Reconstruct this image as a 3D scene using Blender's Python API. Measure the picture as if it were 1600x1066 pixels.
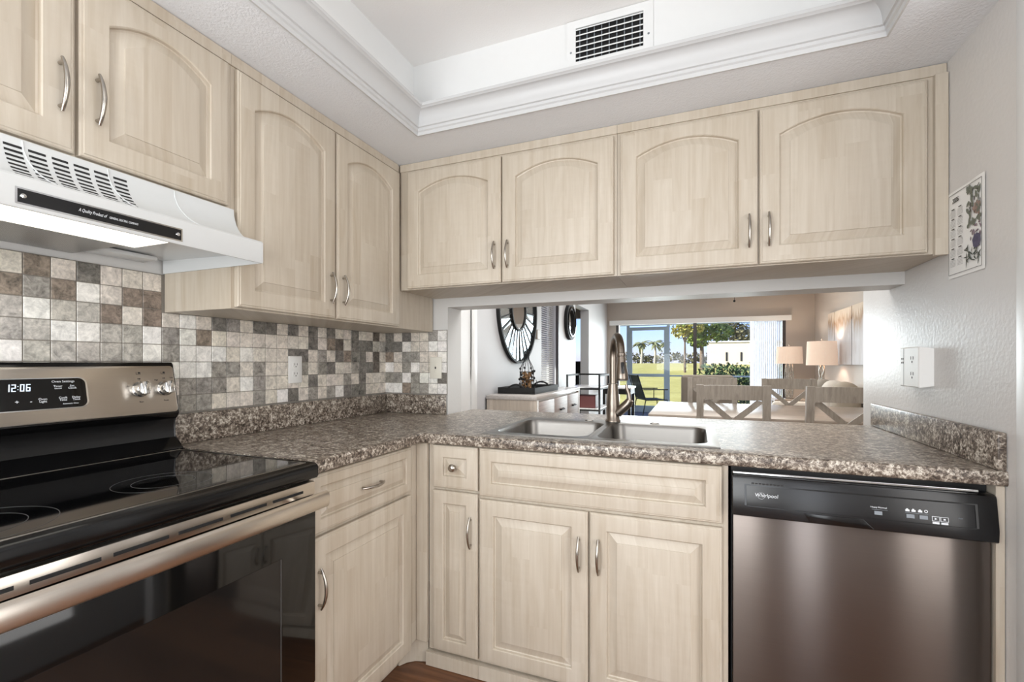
import bpy, bmesh, math, random
from mathutils import Vector, Matrix
from math import sin, cos, pi, radians, sqrt
random.seed(7)
SC = bpy.context.scene
COL = SC.collection
for o in list(bpy.data.objects):
    bpy.data.objects.remove(o)

# ------------------------------------------------------------------ camera, sky, sun, lamps, exposure
cam = bpy.data.cameras.new('camera'); camo = bpy.data.objects.new('camera', cam); COL.objects.link(camo)
camo.location = (1.637, -2.166, 1.19); camo.rotation_euler = (radians(90), 0, radians(21.7))
cam.sensor_fit = 'HORIZONTAL'; cam.sensor_width = 36; cam.lens = 16.2; cam.shift_y = 0.02125; cam.clip_start = 0.02; cam.clip_end = 500
SC.camera = camo
SC.view_settings.view_transform = 'Standard'; SC.view_settings.look = 'None'
SC.view_settings.exposure = 0.0; SC.view_settings.gamma = 1.0; SC.view_settings.use_curve_mapping = False
SC.cycles.max_bounces = 8; SC.cycles.diffuse_bounces = 4; SC.cycles.glossy_bounces = 4; SC.cycles.transparent_max_bounces = 12
SC.cycles.sample_clamp_indirect = 4.0; SC.cycles.caustics_reflective = False; SC.cycles.caustics_refractive = False

world = bpy.data.worlds.new('sky'); SC.world = world; world.use_nodes = True
wn = world.node_tree.nodes; wl = world.node_tree.links
for n in list(wn): wn.remove(n)
sky = wn.new('ShaderNodeTexSky'); sky.sky_type = 'NISHITA'; sky.sun_disc = False
sky.sun_elevation = radians(38); sky.sun_rotation = radians(245); sky.air_density = 1.0; sky.dust_density = 0.4; sky.ozone_density = 3.0
bg = wn.new('ShaderNodeBackground'); bg.inputs['Strength'].default_value = 0.30
wo = wn.new('ShaderNodeOutputWorld'); tint = wn.new('ShaderNodeMix'); tint.data_type = 'RGBA'; tint.blend_type = 'MULTIPLY'; tint.inputs[0].default_value = 1.0; tint.inputs[7].default_value = (0.70, 0.70, 1.12, 1); wl.new(sky.outputs[0], tint.inputs[6]); wl.new(tint.outputs[2], bg.inputs[0]); wl.new(bg.outputs[0], wo.inputs[0])

def lamp(name, kind, loc, energy, color=(1, 1, 1), size=None, size_y=None, rot=(0, 0, 0), **kw):
    l = bpy.data.lights.new(name, kind); l.energy = energy; l.color = color
    if kind == 'AREA':
        l.size = size
        if size_y: l.shape = 'RECTANGLE'; l.size_y = size_y
    for k, v in kw.items(): setattr(l, k, v)
    o = bpy.data.objects.new(name, l); COL.objects.link(o); o.location = loc; o.rotation_euler = rot
    return o
sun_dir = Vector((0.80, 0.42, -0.50))
lamp('sun', 'SUN', (0, 0, 20), 12, (1, 0.94, 0.84), rot=sun_dir.to_track_quat('-Z', 'Y').to_euler(), angle=radians(1))
lamp('kitchen_tray_fill', 'POINT', (1.36, -1.95, 2.22), 5.3, (1, 0.995, 0.985), shadow_soft_size=0.32)  # soft point light added in the tray to brighten the kitchen; source unseen
lamp('kitchen_rear_fill', 'AREA', (0.70, -3.25, 1.30), 47, (0.955, 0.985, 1), 1.3, 1.5, rot=(radians(90), 0, 0))  # added fill panel for the back cabinets, set before a solid rear wall
lamp('rear_door_fill', 'AREA', (2.07, -3.38, 1.05), 11, (0.92, 0.96, 1), 0.42, 1.7, rot=(radians(90), 0, 0))  # added panel at the invented rear door, for a bright dishwasher streak
lamp('hall_side_fill', 'AREA', (3.30, -2.0, 1.30), 36, (1, 0.99, 0.975), 1.9, 1.7, rot=(radians(90), 0, radians(90)))  # fill added from the right to lift the left wall and range
lamp('dining_fill', 'AREA', (1.5, 1.05, 2.42), 40, (1, 0.98, 0.95), 2.2, 1.2)  # fill added near the pass-through to light the chair backs; no fixture
lamp('living_room_fill', 'AREA', (1.7, 4.6, 2.42), 36, (1, 0.95, 0.88), 2.4, 2.4)  # second added fill, under the living room ceiling without a fixture
lamp('slider_daylight', 'AREA', (1.6, 7.40, 1.10), 190, (0.95, 0.98, 1), 2.8, 2.0, rot=(radians(-90), 0, 0))

# ------------------------------------------------------------------ materials
def lin(c):
    return tuple(((x / 255) / 12.92 if x / 255 <= 0.04045 else ((x / 255 + 0.055) / 1.055) ** 2.4) for x in c) + (1.0,)
class NT:
    def __init__(s, name):
        s.m = bpy.data.materials.new(name); s.m.use_nodes = True
        s.n = s.m.node_tree.nodes; s.l = s.m.node_tree.links
        for x in list(s.n): s.n.remove(x)
        s.out = s.n.new('ShaderNodeOutputMaterial')
    def node(s, t, **kw):
        x = s.n.new(t)
        for k, v in kw.items():
            if k.startswith('i_'):
                s.put(x.inputs[k[2:].replace('_', ' ')], v)
            elif k == 'ins':
                for kk, vv in v.items(): s.put(x.inputs[kk], vv)
            else: setattr(x, k, v)
        return x
    def put(s, sock, v):
        if isinstance(v, bpy.types.NodeSocket): s.l.new(v, sock)
        elif isinstance(v, bpy.types.Node): s.l.new(v.outputs[0], sock)
        else: sock.default_value = v
    def math(s, op, a, b=0.0, c=None):
        x = s.n.new('ShaderNodeMath'); x.operation = op; s.put(x.inputs[0], a); s.put(x.inputs[1], b)
        if c is not None: s.put(x.inputs[2], c)
        return x.outputs[0]
    def pos(s):
        g = s.n.new('ShaderNodeNewGeometry'); sp = s.n.new('ShaderNodeSeparateXYZ'); s.l.new(g.outputs['Position'], sp.inputs[0])
        return g.outputs['Position'], sp.outputs[0], sp.outputs[1], sp.outputs[2]
    def comb(s, x, y, z):
        c = s.n.new('ShaderNodeCombineXYZ'); s.put(c.inputs[0], x); s.put(c.inputs[1], y); s.put(c.inputs[2], z); return c.outputs[0]
    def noise(s, vec, scale, detail=2.0, rough=0.5, dist=0.0):
        x = s.n.new('ShaderNodeTexNoise'); s.put(x.inputs['Vector'], vec); x.inputs['Scale'].default_value = scale
        x.inputs['Detail'].default_value = detail; x.inputs['Roughness'].default_value = rough; x.inputs['Distortion'].default_value = dist
        return x.outputs['Fac']
    def white(s, vec):
        x = s.n.new('ShaderNodeTexWhiteNoise'); x.noise_dimensions = '3D'; s.put(x.inputs['Vector'], vec); return x.outputs['Value']
    def ramp(s, fac, stops, interp='LINEAR'):
        r = s.n.new('ShaderNodeValToRGB'); r.color_ramp.interpolation = interp; e = r.color_ramp.elements
        while len(e) < len(stops): e.new(0.5)
        for k, (p, c) in enumerate(stops): e[k].position = p; e[k].color = c
        s.put(r.inputs[0], fac); return r.outputs[0]
    def mix(s, f, a, b, mode='MIX'):
        x = s.n.new('ShaderNodeMix'); x.data_type = 'RGBA'; x.blend_type = mode
        s.put(x.inputs[0], f); s.put(x.inputs[6], a); s.put(x.inputs[7], b); return x.outputs[2]
    def bump(s, h, strength, dist=0.01):
        b = s.n.new('ShaderNodeBump'); b.inputs['Strength'].default_value = strength; b.inputs['Distance'].default_value = dist
        s.put(b.inputs['Height'], h); return b.outputs[0]
    def bsdf(s, color, rough=0.5, metal=0.0, normal=None, **kw):
        p = s.n.new('ShaderNodeBsdfPrincipled'); s.put(p.inputs['Base Color'], color); s.put(p.inputs['Roughness'], rough)
        s.put(p.inputs['Metallic'], metal)
        if normal is not None: s.put(p.inputs['Normal'], normal)
        for k, v in kw.items(): s.put(p.inputs[k.replace('_', ' ')], v)
        s.l.new(p.outputs[0], s.out.inputs[0]); return p
def plain(name, rgb, rough=0.5, metal=0.0, var=0.06, scale=30, bump=0.0, bscale=200, **kw):
    t = NT(name); P, x, y, z = t.pos()
    c = lin(rgb); f = t.noise(P, scale, 3)
    a = tuple(max(0, v * (1 - var)) for v in c[:3]) + (1,); b = tuple(min(1, v * (1 + var)) for v in c[:3]) + (1,)
    col = t.mix(f, a, b)
    nrm = t.bump(t.noise(P, bscale, 3), bump, 0.004) if bump else None
    t.bsdf(col, rough, metal, nrm, **kw); return t.m

def maple(name, c1, c2, c3, rough=0.42):
    t = NT(name); P, x, y, z = t.pos()
    h = t.math('ADD', x, y)
    st = t.math('FLOOR', t.math('DIVIDE', h, 0.068))
    w1 = t.white(t.comb(st, 3.1, 7.7))
    sg = t.math('FLOOR', t.math('ADD', t.math('DIVIDE', z, 0.42), t.math('MULTIPLY', w1, 5.0)))
    tint = t.white(t.comb(st, sg, 1.3))
    g = t.noise(t.comb(t.math('MULTIPLY', h, 70.0), t.math('MULTIPLY', tint, 20.0), t.math('MULTIPLY', z, 2.4)), 1.0, 4, 0.6, 0.4)
    fig = t.noise(t.comb(t.math('MULTIPLY', h, 11.0), t.math('MULTIPLY', tint, 33.0), t.math('MULTIPLY', z, 1.6)), 1.0, 3, 0.55, 2.6)
    rip = t.noise(t.comb(t.math('MULTIPLY', h, 7.0), t.math('MULTIPLY', tint, 11.0), t.math('MULTIPLY', z, 60.0)), 1.0, 2)
    rip = t.math('MULTIPLY', rip, t.math('GREATER_THAN', w1, 0.55))
    f = t.math('ADD', t.math('MULTIPLY', g, 0.46), t.math('MULTIPLY', fig, 0.44))
    f = t.math('ADD', f, t.math('MULTIPLY', tint, 0.12))
    f = t.math('SUBTRACT', f, t.math('MULTIPLY', rip, 0.10))
    col = t.ramp(f, [(0.22, c3), (0.50, c1), (0.80, c2)])
    t.bsdf(col, rough, 0, t.bump(g, 0.04, 0.002)); return t.m
MAPLE = maple('maple_wood', lin((193, 182, 166)), lin((174, 159, 138)), lin((207, 198, 184)))
GRANITE = None
def granite(name, rough):
    t = NT(name); P, x, y, z = t.pos()
    n1 = t.noise(P, 120, 4, 0.62, 0.6); n2 = t.noise(P, 34, 3, 0.6, 0.8); n3 = t.noise(P, 300, 2)
    f = t.math('ADD', t.math('MULTIPLY', n1, 0.62), t.math('MULTIPLY', n2, 0.38))
    col = t.ramp(f, [(0.36, lin((36, 31, 28))), (0.43, lin((84, 73, 64))), (0.49, lin((119, 107, 96))), (0.54, lin((162, 151, 138))), (0.60, lin((210, 203, 191)))])
    spk = t.math('GREATER_THAN', n3, 0.62)
    col = t.mix(t.math('MULTIPLY', spk, 0.55), col, lin((58, 50, 47)))
    t.bsdf(col, rough, 0, t.bump(n3, 0.03, 0.001)); return t.m
GRANITE = granite('granite_laminate', 0.30)
def tile_mat():
    t = NT('stone_tile'); P, x, y, z = t.pos()
    a = t.node('ShaderNodeAttribute', attribute_name='tile_color')
    n = t.noise(P, 34, 6, 0.72, 0.7); n2 = t.noise(P, 120, 3, 0.6)
    amp = t.math('SUBTRACT', 1.25, t.node('ShaderNodeSeparateColor', ins={0: a.outputs['Color']}).outputs[0])
    f = t.math('ADD', t.math('MULTIPLY', n, 0.75), t.math('MULTIPLY', n2, 0.25))
    v = t.math('ADD', 1.0, t.math('MULTIPLY', t.math('SUBTRACT', f, 0.5), t.math('MULTIPLY', amp, 4.4)))
    vv = t.comb(v, v, v)
    col = t.mix(1.0, a.outputs['Color'], vv, 'MULTIPLY')
    t.bsdf(col, 0.42, 0, t.bump(f, 0.12, 0.003)); return t.m
TILE = tile_mat()
def wallpaint(name, rgb, rough=0.6, bs=0.25, sc=170):
    t = NT(name); P, x, y, z = t.pos()
    n = t.noise(P, sc, 3, 0.55); c = lin(rgb)
    t.bsdf(t.mix(t.noise(P, 3, 2), tuple(v * .98 for v in c[:3]) + (1,), tuple(min(1, v * 1.02) for v in c[:3]) + (1,)), rough, 0, t.bump(n, bs, 0.003)); return t.m
WALL = wallpaint('grey_wall_paint', (208, 207, 205), 0.42, 0.22, 90)
WALL_SEMI = wallpaint('semigloss_wall_paint', (214, 212, 210), 0.30, 0.28, 75)
SOFFIT = wallpaint('textured_ceiling_paint', (230, 233, 238), 0.8, 0.7, 130)
TRAYCEIL = wallpaint('tray_ceiling_paint', (242, 240, 238), 0.85, 0.35, 150)
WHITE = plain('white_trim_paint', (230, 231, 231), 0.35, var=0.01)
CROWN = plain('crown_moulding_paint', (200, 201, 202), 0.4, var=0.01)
LIVWALL = wallpaint('living_wall_paint', (184, 174, 165), 0.6, 0.12, 120)
LIVWALL_L = wallpaint('living_side_wall_paint', (202, 203, 206), 0.5, 0.12, 120)
GROUT = plain('grey_grout', (138, 132, 124), 0.9)
BLACKGLASS = plain('black_ceramic_glass', (7, 7, 8), 0.04, var=0)
def oven_glass():
    t = NT('oven_door_glass'); P, x, y, z = t.pos()
    d = t.noise(P, 420, 2); dust = t.math('MULTIPLY', t.math('GREATER_THAN', d, 0.80), 0.30)
    t.bsdf(t.mix(dust, lin((9, 9, 9)), lin((150, 150, 150))), 0.06); return t.m
OVENGLASS = oven_glass()
OVENWIN = plain('oven_window_glass', (27, 25, 24), 0.08, var=0.1, scale=8)
BLACKENAMEL = plain('black_enamel', (10, 10, 11), 0.16, var=0)
BLACKPLASTIC = plain('black_plastic', (15, 15, 17), 0.26, var=0.02)
BLACKMATTE = plain('matte_black', (16, 16, 17), 0.6, var=0.02)
def steel(name, rgb, rough, tangent, aniso=0.75, stretch=None):
    t = NT(name); P, x, y, z = t.pos(); c = lin(rgb)
    if stretch: v = t.comb(t.math('MULTIPLY', x, stretch[0]), t.math('MULTIPLY', y, stretch[1]), t.math('MULTIPLY', z, stretch[2]))
    else: v = P
    n = t.noise(v, 1.0, 3)
    col = t.mix(n, tuple(q * .93 for q in c[:3]) + (1,), tuple(min(1, q * 1.05) for q in c[:3]) + (1,))
    t.bsdf(col, rough, 1.0, None, Anisotropic=aniso, Tangent=t.comb(*tangent)); return t.m
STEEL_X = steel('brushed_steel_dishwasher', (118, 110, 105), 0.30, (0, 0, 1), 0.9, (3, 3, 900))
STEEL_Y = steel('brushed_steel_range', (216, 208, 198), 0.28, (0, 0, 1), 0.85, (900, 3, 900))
STEEL_SINK = steel('sink_steel', (126, 123, 119), 0.32, (1, 0, 0), 0.4, (4, 400, 400))
NICKEL = plain('satin_nickel', (176, 170, 162), 0.24, 1.0, var=0.03)
FAUCETMETAL = plain('brushed_bronze_nickel', (142, 132, 122), 0.3, 1.0, var=0.03)
CHROME = plain('bright_metal', (215, 215, 214), 0.12, 1.0, var=0.01)
HOODWHITE = plain('white_enamel', (210, 212, 212), 0.22, var=0.01)
DARKSLOT = plain('dark_slot', (30, 30, 31), 0.7)
FILTER = None
def filter_mat():
    t = NT('filter_mesh'); P, x, y, z = t.pos()
    k = t.node('ShaderNodeTexChecker', ins={'Vector': P, 'Scale': 330.0, 'Color1': lin((205, 205, 203)), 'Color2': lin((135, 135, 135))})
    t.bsdf(k.outputs[0], 0.4, 0.7); return t.m
FILTER = filter_mat()
def emit(name, rgb, s):
    t = NT(name); P, x, y, z = t.pos()
    e = t.node('ShaderNodeEmission', ins={'Color': t.mix(t.noise(P, 5), lin(rgb), lin(rgb)), 'Strength': s}); t.l.new(e.outputs[0], t.out.inputs[0]); return t.m
LENS = emit('hood_lamp_lens', (255, 250, 238), 1.6)
DIGIT = emit('clock_digits', (225, 240, 255), 1.6)
DIFFUSER = emit('ceiling_lamp_diffuser', (255, 250, 244), 3.0)
PRINT_W = plain('white_print', (215, 218, 222), 0.5)
PRINT_G = plain('grey_print', (128, 134, 140), 0.5)
RINGGREY = plain('ring_grey', (78, 78, 78), 0.3)
PRINT_D = plain('dark_print', (46, 42, 40), 0.5)
PLASTIC_W = plain('white_plastic', (232, 231, 228), 0.35, var=0.01)
PLASTIC_I = plain('ivory_plastic', (226, 222, 210), 0.35, var=0.01)
def floor_mat(name, c1, c2, pw, pl, rough):
    t = NT(name); P, x, y, z = t.pos()
    r = t.math('FLOOR', t.math('DIVIDE', y, pw)); off = t.white(t.comb(r, 0.5, 0.5))
    s = t.math('FLOOR', t.math('ADD', t.math('DIVIDE', x, pl), t.math('MULTIPLY', off, 3.0)))
    tint = t.white(t.comb(r, s, 2.0))
    g = t.noise(t.comb(t.math('MULTIPLY', x, 3.0), t.math('MULTIPLY', y, 46.0), t.math('MULTIPLY', tint, 9.0)), 1.0, 5, 0.6, 1.0)
    f = t.math('ADD', t.math('MULTIPLY', g, 0.7), t.math('MULTIPLY', tint, 0.3))
    fr = t.math('FRACT', t.math('DIVIDE', y, pw)); gap = t.math('LESS_THAN', fr, 0.02)
    col = t.mix(t.math('MULTIPLY', gap, 0.6), t.ramp(f, [(0.25, c1), (0.75, c2)]), lin((40, 26, 18)))
    t.bsdf(col, rough, 0, t.bump(g, 0.06, 0.002)); return t.m
FLOORWOOD = floor_mat('brown_plank_floor', lin((92, 58, 38)), lin((152, 106, 72)), 0.15, 1.1, 0.35)
LIVFLOOR = floor_mat('living_plank_floor', lin((96, 70, 52)), lin((142, 108, 82)), 0.15, 1.1, 0.4)
def woodfurn(name, c1, c2, ax=0, rough=0.45):
    t = NT(name); tc = t.node('ShaderNodeTexCoord'); sp = t.node('ShaderNodeSeparateXYZ', ins={0: tc.outputs['Object']})
    k = [60.0, 60.0, 60.0]; k[ax] = 3.0
    v = t.comb(*[t.math('MULTIPLY', sp.outputs[i], k[i]) for i in range(3)])
    g = t.noise(v, 1.0, 4, 0.6, 0.8)
    t.bsdf(t.ramp(g, [(0.3, c1), (0.7, c2)]), rough, 0, t.bump(g, 0.05, 0.002)); return t.m
CHAIRWOOD = woodfurn('grey_weathered_wood', lin((152, 143, 132)), lin((180, 170, 158)), 2)
TABLEWOOD = woodfurn('pale_table_wood', lin((152, 138, 126)), lin((178, 164, 150)), 0, 0.25)
CREDWOOD = woodfurn('pale_credenza_wood', lin((182, 170, 158)), lin((206, 194, 180)), 2, 0.45)
CREDTOP = woodfurn('credenza_top_wood', lin((186, 180, 176)), lin((206, 200, 196)), 1, 0.2)
CREDDRAW = woodfurn('credenza_drawer_wood', lin((160, 146, 142)), lin((182, 168, 162)), 1, 0.45)
FABRIC = plain('beige_fabric', (176, 164, 148), 0.95, bump=0.4, bscale=500)
FABRIC_G = plain('grey_beige_upholstery', (146, 138, 128), 0.95, bump=0.4, bscale=500)
FABRIC_L = plain('cream_fabric', (214, 206, 196), 0.95, bump=0.4, bscale=500)
SHADE = plain('lamp_shade_linen', (226, 208, 192), 0.9, bump=0.3, bscale=600, Emission_Color=lin((255, 220, 196)), Emission_Strength=0.28)
def mirror_mat(name, rgb, r):
    t = NT(name); P, x, y, z = t.pos(); t.bsdf(t.mix(t.noise(P, 4), lin(rgb), lin(rgb)), r, 1.0); return t.m
MIRROR = mirror_mat('mirror_glass', (225, 228, 230), 0.02)
MIRRORSEG = mirror_mat('aged_mirror_glass', (196, 206, 210), 0.16)
def glass_mat(name, tint, refl=0.06):
    t = NT(name); a = t.node('ShaderNodeBsdfTransparent', ins={0: lin(tint)}); g = t.node('ShaderNodeBsdfGlossy', ins={1: 0.02})
    fr = t.node('ShaderNodeFresnel', ins={0: 1.35}); P, x, y, z = t.pos()
    mx = t.node('ShaderNodeMixShader'); t.put(mx.inputs[0], t.math('MULTIPLY', fr.outputs[0], 0.7)); t.l.new(a.outputs[0], mx.inputs[1]); t.l.new(g.outputs[0], mx.inputs[2])
    t.l.new(mx.outputs[0], t.out.inputs[0]); return t.m
GLASS = glass_mat('clear_pane', (246, 250, 250))
def screen_mat():
    t = NT('insect_screen'); a = t.node('ShaderNodeBsdfTransparent'); d = t.node('ShaderNodeBsdfDiffuse', ins={0: lin((90, 96, 102))}); P, x, y, z = t.pos()
    f = t.math('ADD', 0.10, t.math('MULTIPLY', t.noise(P, 40), 0.02))
    mx = t.node('ShaderNodeMixShader'); t.put(mx.inputs[0], f); t.l.new(a.outputs[0], mx.inputs[1]); t.l.new(d.outputs[0], mx.inputs[2]); t.l.new(mx.outputs[0], t.out.inputs[0]); return t.m
SCREEN = screen_mat()
def sheer_mat():
    t = NT('sheer_white_vane'); tr = t.node('ShaderNodeBsdfTranslucent', ins={0: lin((246, 247, 250))}); d = t.node('ShaderNodeBsdfDiffuse', ins={0: lin((236, 238, 242))}); P, x, y, z = t.pos()
    f = t.math('ADD', 0.38, t.math('MULTIPLY', t.noise(P, 30), 0.1))
    mx = t.node('ShaderNodeMixShader'); t.put(mx.inputs[0], f); t.l.new(tr.outputs[0], mx.inputs[1]); t.l.new(d.outputs[0], mx.inputs[2]); t.l.new(mx.outputs[0], t.out.inputs[0]); return t.m
SHEER = sheer_mat()
ALU = plain('blue_grey_aluminium', (190, 206, 224), 0.45, 0.2)
DARKALU = plain('dark_bronze_aluminium', (70, 66, 66), 0.4, 0.4)
def lawn_mat():
    t = NT('lawn_grass'); P, x, y, z = t.pos(); n = t.noise(P, 0.5, 5, 0.65); n2 = t.noise(P, 9, 4)
    f = t.math('ADD', t.math('MULTIPLY', n, 0.6), t.math('MULTIPLY', n2, 0.4))
    t.bsdf(t.ramp(f, [(0.3, lin((142, 138, 64))), (0.55, lin((184, 174, 94))), (0.75, lin((210, 198, 128)))]), 0.95, 0, t.bump(n2, 0.4, 0.05)); return t.m
LAWN = lawn_mat()
def leaf(name, a, b):
    t = NT(name); P, x, y, z = t.pos(); n = t.noise(P, 4, 3)
    t.bsdf(t.ramp(n, [(0.3, lin(a)), (0.7, lin(b))]), 0.7); return t.m
LEAF_D = leaf('dark_leaf', (42, 66, 34), (84, 108, 52)); LEAF_G = leaf('green_leaf', (84, 110, 46), (146, 160, 74)); LEAF_Y = leaf('yellow_leaf', (142, 140, 66), (196, 182, 96)); LEAF_O = leaf('olive_leaf', (92, 90, 60), (140, 132, 92)); LEAF_P = leaf('palm_leaf', (92, 100, 64), (140, 140, 96))
BARK = plain('bark', (112, 96, 80), 0.9, var=0.2, scale=12); PALMBARK = plain('palm_bark', (176, 166, 148), 0.9, var=0.15, scale=12)
STUCCO = plain('cream_stucco', (228, 214, 192), 0.9, bump=0.2, bscale=30)
PATIO = plain('patio_concrete', (132, 136, 146), 0.8)
SLING = plain('sling_mesh', (84, 92, 84), 0.8)

# ------------------------------------------------------------------ mesh helpers
LOC = {}
def frame(o, u, v, n): return Matrix((( u[0], v[0], n[0], o[0]), (u[1], v[1], n[1], o[1]), (u[2], v[2], n[2], o[2]), (0, 0, 0, 1)))
def FL(x, y, z): return frame((x, y, z), (0, 1, 0), (0, 0, 1), (1, 0, 0))      # on a plane facing +x; u runs along +y
def FB(x, y, z): return frame((x, y, z), (1, 0, 0), (0, 0, 1), (0, -1, 0))     # on a plane facing -y; u runs along +x
def FR(x, y, z): return frame((x, y, z), (0, -1, 0), (0, 0, 1), (-1, 0, 0))    # on a plane facing -x; u runs along -y
class MB:
    def __init__(s, F=None): s.bm = bmesh.new(); s.F = F or Matrix.Identity(4); s.mi = 0; s.col = None; s.cl = None
    def v(s, p): return s.bm.verts.new(s.F @ Vector(p))
    def face(s, vs):
        try: f = s.bm.faces.new(vs)
        except ValueError: return None
        f.material_index = s.mi
        if s.col is not None:
            if s.cl is None: s.cl = s.bm.loops.layers.float_color.new('tile_color')
            for l in f.loops: l[s.cl] = s.col
        return f
    def box(s, a, b, bev=0.0, seg=2):
        x0, y0, z0 = (min(a[i], b[i]) for i in range(3)); x1, y1, z1 = (max(a[i], b[i]) for i in range(3))
        V = [s.v(p) for p in ((x0, y0, z0), (x1, y0, z0), (x1, y1, z0), (x0, y1, z0), (x0, y0, z1), (x1, y0, z1), (x1, y1, z1), (x0, y1, z1))]
        fs = [s.face([V[i] for i in q]) for q in ((3, 2, 1, 0), (4, 5, 6, 7), (0, 1, 5, 4), (1, 2, 6, 5), (2, 3, 7, 6), (3, 0, 4, 7))]
        if bev:
            es = list({e for f in fs for e in f.edges})
            r = bmesh.ops.bevel(s.bm, geom=es, offset=bev, segments=seg, profile=0.5, affect='EDGES', clamp_overlap=True)
            for f in r['faces']: f.material_index = s.mi
        return s
    def prism(s, pts, h0, h1, axes=(0, 1, 2), bev=0.0):
        """polygon pts in the plane of axes[0], axes[1]; extruded along axes[2]"""
        def mk(p, h):
            q = [0, 0, 0]; q[axes[0]] = p[0]; q[axes[1]] = p[1]; q[axes[2]] = h; return s.v(q)
        A = [mk(p, h0) for p in pts]; B = [mk(p, h1) for p in pts]; n = len(pts)
        fs = [s.face(A[::-1]), s.face(B)] + [s.face([A[i], A[(i + 1) % n], B[(i + 1) % n], B[i]]) for i in range(n)]
        if bev:
            es = list({e for f in fs[:2] for e in f.edges})
            bmesh.ops.bevel(s.bm, geom=es, offset=bev, segments=2, profile=0.5, affect='EDGES', clamp_overlap=True)
        return s
    def loops(s, L, cap0=True, cap1=True, closed=True):
        R = [[s.v(p) for p in l] for l in L]; n = len(R[0])
        for a, b in zip(R, R[1:]):
            for i in range(n if closed else n - 1): s.face([a[i], a[(i + 1) % n], b[(i + 1) % n], b[i]])
        if cap0: s.face(R[0][::-1])
        if cap1: s.face(R[-1])
        return s
    def tube(s, path, rad, seg=10, caps=True, flat=1.0):
        path = [Vector(p) for p in path]; n = len(path)
        if not isinstance(rad, (list, tuple)): rad = [rad] * n
        T = [(path[min(i + 1, n - 1)] - path[max(i - 1, 0)]).normalized() for i in range(n)]
        up = Vector((0, 0, 1)) if abs(T[0].z) < 0.9 else Vector((1, 0, 0))
        N = (up - T[0] * up.dot(T[0])).normalized(); L = []
        for i in range(n):
            N = (N - T[i] * N.dot(T[i])).normalized(); B = T[i].cross(N)
            L.append([path[i] + (N * cos(a) + B * sin(a) * flat) * rad[i] for a in (2 * pi * k / seg for k in range(seg))])
        return s.loops(L, caps, caps)
    def cyl(s, a, b, r0, r1=None, seg=20): return s.tube([a, b], [r0, r0 if r1 is None else r1], seg)
    def lathe(s, prof, o=(0, 0, 0), seg=24, cap=True):
        o = Vector(o); L = [[o + Vector((r * cos(a), r * sin(a), z)) for a in (2 * pi * k / seg for k in range(seg))] for r, z in prof]
        return s.loops(L, cap, cap)
    def disc(s, c, r, n, seg=40):
        n = Vector(n).normalized(); a = n.orthogonal().normalized(); b = n.cross(a); c = Vector(c)
        s.face([s.v(c + (a * cos(t) + b * sin(t)) * r) for t in (2 * pi * k / seg for k in range(seg))]); return s
    def ring(s, c, r0, r1, n, h, seg=48):
        n = Vector(n).normalized(); a = n.orthogonal().normalized(); b = n.cross(a); c = Vector(c)
        def L(r, z): return [c + n * z + (a * cos(t) + b * sin(t)) * r for t in (2 * pi * k / seg for k in range(seg))]
        s.loops([L(r0, 0), L(r0, h), L(r1, h), L(r1, 0), L(r0, 0)], False, False); return s
    def blob(s, c, r, sub=2, jit=0.0, sc=(1, 1, 1)):
        r_ = bmesh.ops.create_icosphere(s.bm, subdivisions=sub, radius=1.0)
        for v in r_['verts']:
            k = 1 + random.uniform(-jit, jit); v.co = s.F @ Vector((c[0] + v.co.x * r * sc[0] * k, c[1] + v.co.y * r * sc[1] * k, c[2] + v.co.z * r * sc[2] * k))
        for f in {f for v in r_['verts'] for f in v.link_faces}: f.material_index = s.mi
        return s
    def build(s, name, mats, parent=None, smooth=None, recalc=True):
        if recalc: bmesh.ops.remove_doubles(s.bm, verts=s.bm.verts, dist=1e-6); bmesh.ops.recalc_face_normals(s.bm, faces=s.bm.faces)
        off = LOC.get(parent.name, Vector()) if parent else Vector()
        if off.length: bmesh.ops.translate(s.bm, verts=s.bm.verts, vec=-off)
        me = bpy.data.meshes.new(name); s.bm.to_mesh(me); s.bm.free()
        for m in (mats if isinstance(mats, (list, tuple)) else [mats]): me.materials.append(m)
        if smooth:
            for p in me.polygons: p.use_smooth = True
            me.set_sharp_from_angle(angle=radians(smooth))
        o = bpy.data.objects.new(name, me); COL.objects.link(o)
        if parent: o.parent = parent
        LOC[o.name] = off.copy(); return o
def tag(o, label, cat, group=None, kind=None):
    o['label'] = label; o['category'] = cat
    if group: o['group'] = group
    if kind: o['kind'] = kind
    return o
def thing(name, label, cat, loc=(0, 0, 0), group=None):
    o = bpy.data.objects.new(name, None); COL.objects.link(o); o.location = loc; o.empty_display_size = 0.1
    LOC[o.name] = Vector(loc); return tag(o, label, cat, group)
def local_thing(name, label, cat, loc=(0, 0, 0), rz=0, group=None):
    o = thing(name, label, cat, (0, 0, 0), group); o.location = loc; o.rotation_euler = (0, 0, rz); return o
def struct(o): o['kind'] = 'structure'; return o
def sbox(name, a, b, mat): return struct(MB().box(a, b).build(name, mat))
def copy_tree(o, parent=None):
    c = o.copy(); COL.objects.link(c); c.parent = parent
    for ch in [x for x in bpy.data.objects if x.parent == o]: copy_tree(ch, c)
    return c
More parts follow.
